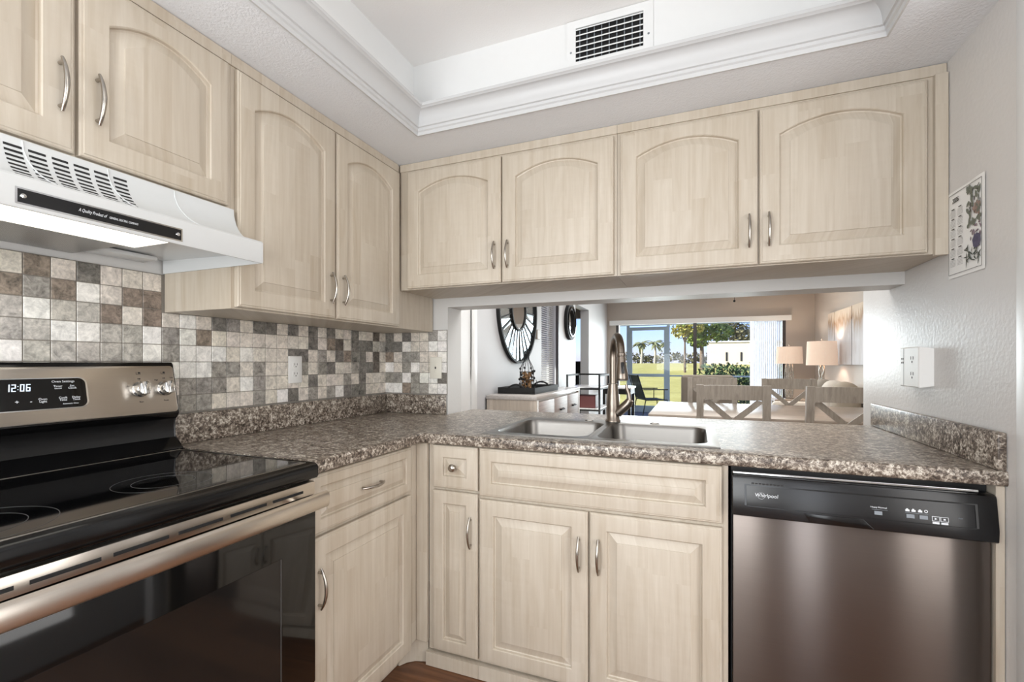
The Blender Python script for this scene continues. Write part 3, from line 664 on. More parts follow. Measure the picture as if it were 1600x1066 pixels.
cp = mb.build('control_panel', BLACKPLASTIC, t, 25); cp['label'] = 'black control panel'
# tilted plane of the fascia
pA = Vector((0, -0.622, 0.842)); pB = Vector((0, -0.634, 0.764)); vv = (pA - pB).normalized(); nn = Vector((1, 0, 0)).cross(vv)
FD = frame((DX0, pB.y, pB.z), (1, 0, 0), vv, nn)
W = DX1 - DX0
mb = MB(FD)     # recessed bezel outline
mb.box((0.040, 0.0, 0.0003), (W - 0.045, 0.001, 0.0012)); mb.box((0.033, 0.002, 0.0003), (0.038, 0.060, 0.0012)); mb.box((0.033, 0.060, 0.0003), (W - 0.040, 0.0635, 0.0012)); mb.box((W - 0.045, 0.002, 0.0003), (W - 0.040, 0.060, 0.0012)); mb.build('panel_bezel', BLACKENAMEL, cp)
mb = MB(FD)
for k in range(9): mb.box((0.052 + k * 0.0095, 0.0655, 0.0002), (0.059 + k * 0.0095, 0.0695, 0.0008))
mb.build('vent_slots', BLACKMATTE, cp)
text('Whirlpool', 0.0145, FD @ Matrix.Translation((0.060, 0.030, 0.0006)), PRINT_W, cp, 'logo', shear=0.12, sx=1.0)
mb = MB(FD @ Matrix.Translation((0.077, 0.033, 0.0006))); mb.ring((0, 0, 0), 0.0092, 0.0096, (0, 0, 1), 0.0003, 30); mb.F = FD @ Matrix.Translation((0.077, 0.033, 0.0006)) @ Matrix.Diagonal((1.3, .6, 1, 1)); mb.build('logo_swirl', PRINT_W, cp)
for x in (0.350, 0.420, 0.448):
    MB(FD).box((x, 0.012, 0.0004), (x + 0.018, 0.022, 0.0018), 0.0006, 1).build('button', PRINT_G, cp)
for x in (0.474, 0.492):
    mb = MB(FD); mb.box((x, 0.0215, 0.0004), (x + 0.0165, 0.0225, 0.0014)); mb.box((x, 0.0105, 0.0004), (x + 0.0165, 0.0115, 0.0014)); mb.box((x, 0.0115, 0.0004), (x + 0.001, 0.0215, 0.0014)); mb.box((x + 0.0155, 0.0115, 0.0004), (x + 0.0165, 0.0215, 0.0014))
    if x < 0.48: mb.prism([(x + 0.006, 0.0135), (x + 0.0115, 0.0165), (x + 0.006, 0.0195)], 0.0004, 0.0012)
    else: mb.box((x + 0.006, 0.0145, 0.0004), (x + 0.0105, 0.0185, 0.0012))
    mb.box((x + 0.001, 0.0035, 0.0004), (x + 0.0155, 0.0085, 0.0009))
    mb.build('button', PRINT_W, cp)
text('Heavy Normal', 0.0062, FD @ Matrix.Translation((0.342, 0.030, 0.0006)), PRINT_W, cp, 'lettering'); MB(FD).box((0.345, 0.0255, 0.0004), (0.380, 0.0262, 0.0007)).build('rule_line', PRINT_G, cp)
mb = MB(FD)
for x in (0.419, 0.432, 0.446): mb.box((x, 0.029, 0.0004), (x + 0.009, 0.034, 0.0008)); mb.box((x + 0.002, 0.034, 0.0004), (x + 0.006, 0.0365, 0.0008))
mb.ring((0.463, 0.033, 0.0004), 0.0025, 0.004, (0, 0, 1), 0.0004, 16); mb.build('symbols', PRINT_W, cp)
MB(FD).box((0.418, 0.0255, 0.0004), (0.467, 0.0262, 0.0007)).build('rule_line', PRINT_G, cp); text('clean', 0.005, FD @ Matrix.Translation((0.528, 0.022, 0.0006)), PRINT_G, cp, 'lettering')
# pocket handle under the fascia
FD2 = frame((DX0, -0.634, 0.764), (1, 0, 0), (0, 0.0667, -0.9978), (0, -0.9978, -0.0667))
mb = MB(); mb.prism([(DX0 + 0.185, 0.760), (DX0 + 0.325, 0.760), (DX0 + 0.350, 0.735), (DX0 + 0.200, 0.735)], -0.6355, -0.6325, (0, 2, 1), 0.001); mb.build('pocket_handle', BLACKENAMEL, cp, 30)

# ------------------------------------------------------------------ range
RY0, RY1 = -1.936, -1.1755; RC = (RY0 + RY1) / 2
t = thing('electric_range', 'freestanding stainless and black glass electric range with backguard', 'stove', (0.33, RC, 0.0))
MB().box((0.03, RY0 + 0.002, 0.03), (0.630, RY1 - 0.002, 0.868)).build('body', BLACKENAMEL, t)
mb = MB()
for x in (0.07, 0.56):
    for y in (RY0 + 0.05, RY1 - 0.05): MB().cyl((x, y, 0.0), (x, y, 0.0295), 0.02).build('foot', BLACKMATTE, t)
mb = MB(); mb.prism([(0.020, 0.8685), (0.650, 0.8685), (0.660, 0.872), (0.664, 0.880), (0.664, 0.900), (0.660, 0.908), (0.652, 0.9125), (0.020, 0.9125)], RY0, RY1, (0, 2, 1)); ck = mb.build('cooktop', BLACKENAMEL, t, 30)
MB().box((0.115, RY0 + 0.022, 0.9128), (0.632, RY1 - 0.022, 0.9142)).build('glass_top', BLACKGLASS, ck)
mb = MB(); mb.box((0.110, RY0 + 0.018, 0.9127), (0.114, RY1 - 0.018, 0.9150)); mb.box((0.633, RY0 + 0.018, 0.9127), (0.636, RY1 - 0.018, 0.9150)); mb.box((0.114, RY1 - 0.021, 0.9127), (0.633, RY1 - 0.018, 0.9150)); mb.box((0.114, RY0 + 0.018, 0.9127), (0.633, RY0 + 0.021, 0.9150)); mb.build('cooktop_trim', STEEL_Y, ck)
for (x, y, r) in ((0.490, -1.470, 0.095), (0.490, -1.470, 0.060), (0.500, -1.800, 0.125), (0.500, -1.800, 0.085)):
    MB().ring((x, y, 0.9143), r - 0.0005, r + 0.0005, (0, 0, 1), 0.0002, 64).build('burner_ring', RINGGREY, ck)
# backguard
mb = MB(); mb.prism([(0.012, 0.9130), (0.105, 0.9130), (0.105, 0.918), (0.085, 0.930), (0.062, 0.950), (0.058, 0.99), (0.062, 1.010), (0.080, 1.022), (0.084, 1.030), (0.0525, 1.184), (0.046, 1.191), (0.012, 1.191)], RY0 + 0.002, RY1 - 0.001, (0, 2, 1), 0.004); bgd = mb.build('backguard', BLACKENAMEL, t, 30)
pA = Vector((0.0525, 0, 1.184)); pB = Vector((0.084, 0, 1.030)); vv = (pA - pB).normalized(); nn = Vector((0, 1, 0)).cross(vv)
FG = frame((pB.x, RC, pB.z), (0, 1, 0), vv, nn)       # u from the range's middle, v up the panel
H = (pA - pB).length; HW = (RY1 - RY0) / 2
def rr2(u0, u1, v0, v1, r, n, k=5): return [(p[0], p[1], n) for p in rrect(u0, u1, v0, v1, r, 0, k)]
mb = MB(FG); mb.loops([rr2(-HW + 0.006, HW - 0.006, 0.004, H - 0.005, 0.010, 0.0003), rr2(-HW + 0.006, HW - 0.006, 0.004, H - 0.005, 0.010, 0.002), rr2(-HW + 0.008, HW - 0.008, 0.006, H - 0.007, 0.009, 0.003)]); pn = mb.build('steel_panel', STEEL_Y, bgd, 30)
mb = MB(FG); mb.loops([rr2(-0.142, 0.142, 0.038, 0.122, 0.018, 0.0032), rr2(-0.142, 0.142, 0.038, 0.122, 0.018, 0.0052), rr2(-0.136, 0.136, 0.042, 0.118, 0.015, 0.0056)]); mb.build('display_frame', CHROME, pn, 40)
mb = MB(FG); mb.loops([rr2(-0.1375, 0.1375, 0.0405, 0.1195, 0.016, 0.0056), rr2(-0.1375, 0.1375, 0.0405, 0.1195, 0.016, 0.0062)]); dsp = mb.build('display', BLACKGLASS, pn)
SEG = {'0': 'abcdef', '1': 'bc', '2': 'abged', '6': 'acdefg'}
def seven(ch, u, v, w, h, mb):
    k = 0.0022; sh = 0.10
    def seg(a, b, c, d): mb.prism([(u + a + sh * (b), v + b), (u + c + sh * b, v + b), (u + c + sh * d, v + d), (u + a + sh * d, v + d)], 0.0063, 0.0066)
    S = {'a': (0, h - k, w, h), 'g': (0, h / 2 - k / 2, w, h / 2 + k / 2), 'd': (0, 0, w, k), 'f': (0, h / 2, k, h), 'b': (w - k, h / 2, w, h), 'e': (0, 0, k, h / 2), 'c': (w - k, 0, w, h / 2)}
    for q in SEG[ch]: seg(*S[q])
mb = MB(FG); u = -0.0235
for ch in '12': seven(ch, u, 0.0885, 0.0082, 0.0185, mb); u += 0.0112
mb.box((u + 0.0005, 0.0925, 0.0063), (u + 0.0022, 0.0945, 0.0066)); mb.box((u + 0.0012, 0.1005, 0.0063), (u + 0.0029, 0.1025, 0.0066)); u += 0.0045
for ch in '06': seven(ch, u, 0.0885, 0.0082, 0.0185, mb); u += 0.0112
mb.build('clock_digits', DIGIT, dsp)
def rt(s, u, v, sz, m=PRINT_W, al='CENTER', par=None, n=0.0066): return text(s, sz, FG @ Matrix.Translation((u, v, n)), m, par or dsp, 'lettering', al)
rt('Oven Settings', 0.090, 0.1085, 0.0085); rt('Timer', 0.078, 0.0965, 0.0075); rt('On/Off', 0.078, 0.0910, 0.0050); rt('Set', 0.108, 0.0965, 0.0075); rt('Clock', 0.108, 0.0905, 0.0075)
rt('Oven', 0.045, 0.0640, 0.0078); rt('Light', 0.045, 0.0575, 0.0078); rt('Cook', 0.086, 0.0650, 0.0078); rt('Time', 0.086, 0.0590, 0.0078); rt('Delay', 0.114, 0.0650, 0.0078); rt('Time', 0.114, 0.0590, 0.0078); rt('Automatic Oven', 0.101, 0.0495, 0.0050)
rt('+', -0.004, 0.0575, 0.014); rt('-', 0.022, 0.0575, 0.016); rt('Start', -0.055, 0.06, 0.009); rt('Cancel', -0.095, 0.06, 0.009); rt('Bake', -0.055, 0.095, 0.009); rt('Broil', -0.095, 0.095, 0.009)
def range_knob(u, v):
    mb = MB(FG @ Matrix.Translation((u, v, 0.0032))); mb.lathe([(0.0001, 0), (0.0235, 0), (0.0235, 0.004), (0.020, 0.007), (0.0190, 0.022), (0.0175, 0.024), (0.0001, 0.024)], seg=28); k = mb.build('knob', CHROME, pn, 40)
    mb = MB(FG @ Matrix.Translation((u, v, 0.0032))); mb.box((-0.0075, -0.0195, 0.0242), (0.0075, 0.0195, 0.036), 0.003); mb.build('knob_grip', CHROME, k, 30)
    mb = MB(FG @ Matrix.Translation((u, v, 0.0032))); mb.box((-0.001, 0.010, 0.0362), (0.001, 0.018, 0.0366)); mb.build('knob_mark', BLACKMATTE, k)
for u in (0.272, 0.342, -0.272, -0.342): range_knob(u, 0.080)
for u, a, b in ((0.272, 'Off', 'Rear'), (0.342, 'Off', 'Front')):
    rt(a, u, 0.1105, 0.0062, PRINT_D, par=pn, n=0.0033); rt(b, u, 0.040, 0.0062, PRINT_D, par=pn, n=0.0033)
    rt('High', u - 0.022, 0.106, 0.0055, PRINT_D, par=pn, n=0.0033) if u > .3 else rt('Lo', u - 0.030, 0.090, 0.0055, PRINT_D, par=pn, n=0.0033)
    mb = MB(FG); mb.box((u - 0.006, 0.126, 0.0032), (u - 0.0052, 0.134, 0.0035)); mb.box((u + 0.005, 0.126, 0.0032), (u + 0.0058, 0.134, 0.0035)); mb.box((u - 0.006, 0.126, 0.0032), (u + 0.0058, 0.1268, 0.0035)); mb.disc((u + 0.002, 0.131, 0.0034), 0.003, (0, 0, 1), 16); mb.build('burner_symbol', PRINT_D, pn)
rt('Low', 0.365, 0.112, 0.0055, PRINT_D, par=pn, n=0.0033)
# front: vent strip, door, handle, drawer
mb = MB(); mb.box((0.6305, RY0 + 0.003, 0.826), (0.655, RY1 - 0.003, 0.862), 0.002); vs = mb.build('vent_strip', STEEL_Y, t, 30)
y = RY1 - 0.045
for k in range(6):
    MB().box((0.6552, y - 0.095, 0.8375), (0.6556, y, 0.8445)).build('vent_slot', DARKSLOT, vs); y -= 0.1135
dr = MB().box((0.6305, RY0 + 0.003, 0.305), (0.658, RY1 - 0.003, 0.824), 0.004).build('oven_door', OVENGLASS, t, 30); dr['label'] = 'black glass oven door'
MB().box((0.6582, RY0 + 0.11, 0.37), (0.6588, RY1 - 0.115, 0.69)).build('oven_window', OVENWIN, dr)
mb = MB(); mb.box((0.6589, RY1 - 0.121, 0.37), (0.6593, RY1 - 0.1185, 0.69)); mb.build('window_edge', RINGGREY, dr)
mb = MB(); L = []
for k in range(25):
    s = -1 + 2 * k / 24; yy = RC + s * (HW - 0.004); xo = 0.704 - 0.006 * s * s
    L.append([(xo + 0.011 * cos(a), yy, 0.8185 + 0.0225 * sin(a)) for a in (2 * pi * q / 16 for q in range(16))])
mb.loops(L); hn = mb.build('handle', STEEL_Y, dr, 40)
for y in (RY0 + 0.045, RY1 - 0.045): MB().box((0.6585, y - 0.016, 0.802), (0.6925, y + 0.016, 0.8235), 0.004).build('handle_post', STEEL_Y, hn, 30)
MB().box((0.6305, RY0 + 0.003, 0.07), (0.656, RY1 - 0.003, 0.300), 0.004).build('storage_drawer', STEEL_Y, t, 30)

# ------------------------------------------------------------------ range hood
HY0, HY1 = -1.938, -1.1785
t = thing('range_hood', 'white under-cabinet range hood with lit lamp over the stove', 'range hood', (0.22, (HY0 + HY1) / 2, 1.482))
curve = [(0.335 + 0.100 * (1 - cos(a)), 1.6545 - 0.105 * sin(a)) for a in (k * pi / 2 / 10 for k in range(11))]
TH = 0.004
outer = [(0.010, 1.6545)] + curve + [(0.452, 1.546), (0.457, 1.541), (0.457, 1.486), (0.455, 1.482)]
inner = [(0.450, 1.482), (0.450, 1.512), (0.010, 1.525)]
mb = MB(); mb.prism(outer + inner, HY0 + 0.002, HY1 - 0.004, (0, 2, 1)); sh = mb.build('canopy', HOODWHITE, t, 30)
side = [(0.010, 1.6545)] + curve + [(0.452, 1.546), (0.457, 1.541), (0.457, 1.486), (0.455, 1.482), (0.010, 1.482)]
for y0, y1 in ((HY1 - 0.0038, HY1), (HY0, HY0 + 0.0018)):
    MB().prism(side, y0, y1, (0, 2, 1)).build('end_panel', HOODWHITE, sh, 30)
MB().box((0.265, HY0 + 0.06, 1.492), (0.402, -1.405, 1.5125), 0.003).build('lamp_lens', LENS, t)
MB().box((0.012, HY0 + 0.10, 1.497), (0.262, -1.42, 1.5150), 0.002).build('grease_filter', FILTER, t)
MB().box((0.012, -1.415, 1.506), (0.085, -1.24, 1.520), 0.006).build('wiring_cover', HOODWHITE, t, 30)
# front control strip
FH = FL(0.457, 0, 0)
mb = MB(FL(0.4572, -1.707, 1.492)); mb.box((0, 0, 0), (0.296, 0.0255, 0.0008), 0.0003, 1); cs = mb.build('control_strip', BLACKPLASTIC, t)
mb = MB(FL(0.4570, -1.707, 1.492))
for a, b in (((-0.003, -0.003, 0), (0.299, 0.0, 0.001)), ((-0.003, 0.0255, 0), (0.299, 0.0285, 0.001)), ((0.296, 0, 0), (0.299, 0.0255, 0.001)), ((-0.003, 0, 0), (0, 0.0255, 0.001))): mb.box(a, b)
mb.build('strip_frame', CHROME, cs)
FS = FL(0.4582, -1.707, 1.492)
text('A Quality Product of', 0.0098, FS @ Matrix.Translation((0.092, 0.0105, 0)), PRINT_W, cs, 'lettering', shear=0.4, sx=0.58)
text('GENERAL ELECTRIC COMPANY', 0.0066, FS @ Matrix.Translation((0.146, 0.0105, 0)), PRINT_W, cs, 'lettering', sx=0.60)
for u in (0.008, 0.288):
    mb = MB(FS @ Matrix.Translation((u, 0.0128, 0))); mb.lathe([(0.0001, 0), (0.0050, 0), (0.0042, 0.002), (0.0001, 0.003)], seg=16); mb.build('screw', CHROME, cs, 40)
# louvre slots on the flared front: six groups
def on_curve(s):   # s 0..1 down the flare
    a = s * pi / 2; return 0.335 + 0.100 * (1 - cos(a)), 1.6545 - 0.105 * sin(a), a
mb = MB()
for gidx in range(6):
    yc = -1.682 + gidx * 0.038
    for r in range(9):
        s = 0.10 + r * 0.072; x, z, a = on_curve(s); x2, z2, a2 = on_curve(s + 0.034)
        nx, nz = cos(a), sin(a); yy = yc + 0.004 * s
        P = [(x + nx * 0.0006, yy, z + nz * 0.0006), (x + nx * 0.0006, yy + 0.0285, z + nz * 0.0006), (x2 + nx * 0.0006, yy + 0.0285, z2 + nz * 0.0006), (x2 + nx * 0.0006, yy, z2 + nz * 0.0006)]
        mb.face([mb.v(p) for p in P])
mb.build('vent_slots', DARKSLOT, sh)
for y0 in (-1.802, -1.652, -1.502, -1.351):
    mb = MB(); P = []
    for k in range(9):
        s = k / 8; x, z, a = on_curve(0.02 + 0.93 * s); P.append((x + 0.0006, y0 + 0.07 * s * s, z + 0.0006))
    mb.tube(P, 0.0016, 6); mb.build('seam_ridge', HOODWHITE, sh, 50)

# ------------------------------------------------------------------ outlets, calendar, vent
def plate(name, label, cat, F, w, h, m):
    t = thing(name, label, cat, tuple(F.translation)); mb = MB(F); mb.box((-w / 2, -h / 2, 0.0003), (w / 2, h / 2, 0.006), 0.0025); mb.build('cover_plate', m, t, 30); return t
F = FL(0.0086, -0.645, 1.160); t = plate('wall_outlet', 'white double wall outlet on the mosaic tiles above the corner counter', 'outlet', F, 0.072, 0.118, PLASTIC_W)
for v in (-0.020, 0.020):
    mb = MB(F); mb.loops([rr2(-0.017, 0.017, v - 0.0145, v + 0.0145, 0.011, 0.0062), rr2(-0.017, 0.017, v - 0.0145, v + 0.0145, 0.011, 0.0078)]); s = mb.build('socket', PLASTIC_W, t)
    mb = MB(F); mb.box((-0.0075, v - 0.001, 0.0078), (-0.0055, v + 0.008, 0.0081)); mb.box((0.0055, v - 0.001, 0.0078), (0.0075, v + 0.008, 0.0081)); mb.disc((0, v - 0.007, 0.0080), 0.0026, (0, 0, 1), 14); mb.build('socket_slots', DARKSLOT, s)
F = FB(0.338, -0.0086, 1.163); t = plate('light_switch', 'ivory double light switch on the tiles beside the pass-through', 'light switch', F, 0.072, 0.116, PLASTIC_I)
for v in (-0.019, 0.0, 0.019):
    MB(F).box((-0.004, v - 0.006, 0.0062), (0.004, v + 0.006, 0.0115 if v else 0.009), 0.001, 1).build('toggle', PLASTIC_I if v else PRINT_D, t)
t = thing('outlet_expander', 'white plug-in outlet expander block on the right wall above the backsplash', 'outlet', (RW, -0.14, 1.175))
mb = MB(); x0 = RW - 0.0005
mb.loops([[(x0, -0.232, 1.112), (x0, -0.048, 1.112), (x0, -0.048, 1.238), (x0, -0.232, 1.238)], [(x0 - 0.036, -0.224, 1.106), (x0 - 0.036, -0.075, 1.106), (x0 - 0.036, -0.075, 1.244), (x0 - 0.036, -0.224, 1.244)], [(x0 - 0.039, -0.221, 1.109), (x0 - 0.039, -0.078, 1.109), (x0 - 0.039, -0.078, 1.241), (x0 - 0.039, -0.221, 1.241)]]); bd = mb.build('block', PLASTIC_W, t, 20)
F = FR(x0 - 0.0393, -0.15, 1.175)
for v in (-0.028, 0.026):
    mb = MB(F); mb.box((0.0265 - 0.012, v, 0), (0.0265 - 0.009, v + 0.011, 0.0004)); mb.box((0.0265 + 0.007, v, 0), (0.0265 + 0.010, v + 0.011, 0.0004)); mb.disc((0.0265, v - 0.008, 0.0003), 0.004, (0, 0, 1), 16); mb.build('socket_slots', DARKSLOT, t)
mb = MB(F)
for a in (-0.062, -0.050):
    for v in (0.012, 0.026): mb.box((a, v, 0), (a + 0.005, v + 0.006, 0.0004))
mb.build('usb_ports', DARKSLOT, t); MB(F).box((-0.043, -0.066, 0), (-0.042, 0.066, 0.0004)).build('seam', PRINT_G, t)

CF = FR(RW - 0.0005, -0.330, 1.448)      # u to the near side, v up
t = thing('wall_calendar', 'paper wall calendar with flowers pinned on the right wall', 'calendar', (RW, -0.43, 1.448))
CWD, CHT = 0.196, 0.264
mb = MB(CF); L0 = []; 
G = [[mb.v((CWD * i / 10, CHT * j / 10, 0.002 + 0.0022 * sin(i * 0.9) * (0.3 + 0.07 * j) * (1 if i > 6 else 0.4))) for i in range(11)] for j in range(11)]
for j in range(10):
    for i in range(10): mb.face([G[j][i], G[j][i + 1], G[j + 1][i + 1], G[j + 1][i]])
pg = mb.build('page', plain('calendar_paper', (240, 240, 238), 0.7, var=0.01), t, 60)
NF = 0.0052
mb = MB(CF)
for a, b in (((0.010, 0.010, NF), (0.186, 0.0112, NF + .0003)), ((0.010, 0.253, NF), (0.186, 0.2542, NF + .0003)), ((0.010, 0.010, NF), (0.0112, 0.254, NF + .0003)), ((0.185, 0.010, NF), (0.186, 0.254, NF + .0003))): mb.box(a, b)
mb.build('border_line', PRINT_D, pg)
text('2026', 0.021, CF @ Matrix.Translation((0.030, 0.226, NF)), PRINT_D, pg, 'lettering', shear=0.2, sx=0.85)
for r in range(6):
    for c in range(2):
        u = 0.020 + c * 0.040; v = 0.206 - r * 0.030
        MB(CF).box((u + 0.006, v, NF), (u + 0.022, v + 0.003, NF + .0002)).build('month_heading', PRINT_D, pg)
mb = MB(CF)
for r in range(6):
    for c in range(2):
        u = 0.020 + c * 0.040; v = 0.206 - r * 0.030
        for k in range(5):
            for q in range(7): mb.box((u + q * 0.0043, v - 0.005 - k * 0.0042, NF), (u + q * 0.0043 + 0.0024, v - 0.0034 - k * 0.0042, NF + .0002))
mb.build('day_grid', plain('pale_print', (176, 176, 176), .6), pg)
rnd = random.Random(4)
def leafpoly(mb, u, v, ln, wd, ang):
    c, s = cos(ang), sin(ang); P = []
    for k in range(10):
        a = 2 * pi * k / 10; x = ln / 2 * cos(a); y = wd / 2 * sin(a) * (1 - 0.35 * cos(a)); P.append(mb.v((min(0.1835, u + x * c - y * s), v + x * s + y * c, NF + rnd.uniform(0.0001, 0.0006))))
    mb.face(P)
for mat_, n, reg, ln, wd in ((plain('print_grey_green', (112, 116, 104), .7), 34, (0.115, 0.180, 0.130, 0.245), 0.024, 0.009), (plain('print_dark_green', (72, 78, 70), .7), 30, (0.105, 0.180, 0.030, 0.075), 0.026, 0.004), (plain('print_rose', (150, 128, 118), .7), 12, (0.145, 0.180, 0.155, 0.190), 0.018, 0.010), (plain('print_mauve', (128, 112, 122), .7), 10, (0.125, 0.182, 0.095, 0.135), 0.018, 0.006), (plain('print_charcoal', (64, 58, 58), .7), 14, (0.125, 0.182, 0.150, 0.250), 0.014, 0.004)):
    mb = MB(CF)
    for k in range(n): leafpoly(mb, rnd.uniform(reg[0], reg[1]), rnd.uniform(reg[2], reg[3]), ln * rnd.uniform(.6, 1.2), wd * rnd.uniform(.7, 1.3), rnd.uniform(0, 2 * pi))
    mb.build('printed_leaves', mat_, pg)
mb = MB(CF); P = [(0.146, 0.070), (0.160, 0.064), (0.176, 0.068), (0.182, 0.080), (0.180, 0.098), (0.164, 0.106), (0.150, 0.102), (0.141, 0.090)]; mb.face([mb.v((a, b, NF + 0.0008)) for a, b in P]); mb.build('printed_vase', plain('print_indigo', (86, 82, 106), .7, var=0.3, scale=120), pg)

# ceiling supply vent in the tray's back face
VY = WY1 - 0.0025
t = thing('air_vent', 'white louvred air vent high in the raised ceiling tray', 'vent', (1.343, VY, 2.37))
F = FB(1.188, VY, 2.232)
mb = MB(F)
for a, b in (((0, 0, 0), (0.034, 0.234, 0.006)), ((0.278, 0, 0), (0.312, 0.234, 0.006)), ((0.034, 0.205, 0), (0.278, 0.234, 0.006)), ((0.034, 0, 0), (0.278, 0.080, 0.006))): mb.box(a, b, 0.0)
mb.build('frame', WHITE, t)
MB(F).box((0.034, 0.080, 0.0002), (0.278, 0.205, 0.001)).build('duct_back', BLACKMATTE, t)
for k in range(6):
    v = 0.0835 + k * 0.0212; mb = MB(F); mb.prism([(v + 0.0095, 0.0016), (v + 0.0135, 0.0016), (v + 0.0060, 0.0120), (v + 0.0014, 0.0120)], 0.0345, 0.2775, (1, 2, 0)); mb.build('slat', WHITE, t)
mb = MB(F)
for k in range(9): mb.box((0.047 + k * 0.0272, 0.081, 0.0010), (0.0505 + k * 0.0272, 0.204, 0.0018))
mb.build('cross_vanes', PRINT_G, t)
for u in (0.016, 0.296): MB(F @ Matrix.Translation((u, 0.118, 0.0062))).lathe([(0.0001, 0), (0.004, 0), (0.003, 0.0015), (0.0001, 0.002)], seg=12).build('screw', PRINT_G, t)

# ================================================================== dining and living room
# --- credenza
t = thing('credenza', 'pale wood sideboard with drawers against the dining room wall', 'sideboard', (0.25, 2.1, 0.0))
CY0, CY1, CXF, CZ = 1.33, 2.82, 0.458, 0.922
MB().box((0.012, CY0, CZ - 0.035), (CXF, CY1, CZ), 0.003).build('top', CREDTOP, t, 30)
mb = MB(); mb.box((0.016, CY0 + 0.018, 0.10), (CXF - 0.022, CY1 - 0.018, CZ - 0.0355)); mb.build('body', CREDWOOD, t)
for x in (0.016, CXF - 0.060):
    for y in (CY0 + 0.004, CY1 - 0.062): MB().box((x, y, 0.0), (x + 0.056, y + 0.058, CZ - 0.0358), 0.003).build('corner_post', CREDWOOD, t, 30)
for z0, z1 in ((CZ - 0.13, CZ - 0.036), (0.10, 0.18)): MB().box((0.072, CY0 + 0.006, z0), (CXF - 0.060, CY0 + 0.0178, z1)).build('end_rail', CREDWOOD, t)
yy = CY0 + 0.066; wd = (CY1 - CY0 - 0.132 - 0.02) / 3
for c in range(3):
    for r in range(3):
        z1 = CZ - 0.050 - r * 0.262
        F = FL(CXF - 0.0215, yy + c * (wd + 0.008), z1 - 0.250); d = MB(F).box((0, 0, 0), (wd, 0.246, 0.018), 0.002).build('drawer', CREDDRAW, t, 30)
        mb = MB(F); mb.tube([(wd / 2 - 0.055, 0.13, 0.018), (wd / 2 - 0.052, 0.13, 0.034), (wd / 2 + 0.052, 0.13, 0.034), (wd / 2 + 0.055, 0.13, 0.018)], 0.008, 8); mb.build('handle', BLACKMATTE, d, 40)
# --- tray and cork bottle on it
t = thing('serving_tray', 'black serving tray with cut-out handles on the pale sideboard', 'tray', (0.22, 1.98, CZ))
tx0, tx1, ty0, ty1, tz = 0.045, 0.385, 1.50, 2.20, CZ + 0.0005
MB().box((tx0, ty0, tz), (tx1, ty1, tz + 0.010)).build('base', BLACKMATTE, t)
for a, b in (((tx0, ty0, tz + 0.0102), (tx0 + 0.012, ty1, tz + 0.055)), ((tx1 - 0.012, ty0, tz + 0.0102), (tx1, ty1, tz + 0.055))): MB().box(a, b, 0.002).build('long_side', BLACKMATTE, t)
def arcbar(x0, x1, y): return MB().tube([(x0 + (x1 - x0) * k / 8, y, tz + 0.055 + 0.026 * sin(pi * k / 8)) for k in range(9)], 0.008, 8)
for y in (ty0, ty1 - 0.012):
    MB().box((tx0 + 0.0125, y, tz + 0.0102), (tx1 - 0.0125, y + 0.012, tz + 0.055), 0.002).build('short_side', BLACKMATTE, t)
    arcbar(tx0 + 0.10, tx1 - 0.10, y + 0.006).build('handle', BLACKMATTE, t, 50)
bx, by, bz = 0.205, 1.80, tz + 0.0108
t = thing('wine_cork_holder', 'bottle-shaped black wire cage full of wine corks on the tray', 'decoration', (bx, by, bz))
bp = [(0.062, 0.0), (0.064, 0.02), (0.064, 0.17), (0.056, 0.215), (0.036, 0.255), (0.021, 0.285), (0.020, 0.365)]
mb = MB()
for k in range(12):
    a = 2 * pi * k / 12; mb.tube([(bx + r * cos(a), by + r * sin(a), bz + z + 0.004) for r, z in bp], 0.0022, 6)
for r, z in ((0.063, 0.004), (0.065, 0.10), (0.065, 0.17), (0.021, 0.295), (0.021, 0.325), (0.021, 0.355)): mb.ring((bx, by, bz + z), r - 0.002, r + 0.0025, (0, 0, 1), 0.005, 24)
mb.disc((bx, by, bz + 0.001), 0.064, (0, 0, 1), 24); mb.build('wire_cage', BLACKMATTE, t)
CORK = plain('cork', (150, 116, 82), .9, var=.25, scale=60); mb = MB(); rnd = random.Random(2)
for k in range(46):
    a = rnd.uniform(0, 2 * pi); r = 0.046 * sqrt(rnd.random()); z = bz + 0.018 + 0.15 * k / 46; d = Vector((rnd.uniform(-1, 1), rnd.uniform(-1, 1), rnd.uniform(-.6, .6))).normalized() * 0.018
    c = Vector((bx + r * .8 * cos(a), by + r * .8 * sin(a), z)); mb.cyl(c - d, c + d, 0.010, seg=8)
o = mb.build('corks', CORK, t); o['kind'] = 'stuff'
mb = MB()
for k in range(26):
    a = rnd.uniform(0, 2 * pi); z = bz + rnd.uniform(0.01, 0.21); c = Vector((bx + 0.070 * cos(a), by + 0.070 * sin(a), z)); mb.blob(c, 0.011, 1, 0.1, (1, 1, 1.2))
for a in (0.5, 2.4, 4.3): mb.tube([(bx + 0.066 * cos(a), by + 0.066 * sin(a), bz + 0.02), (bx + 0.10 * cos(a), by + 0.10 * sin(a), bz + 0.06), (bx + 0.085 * cos(a), by + 0.085 * sin(a), bz + 0.10)], 0.003, 6)
o = mb.build('grape_vine_ornament', BLACKMATTE, t); o['kind'] = 'stuff'
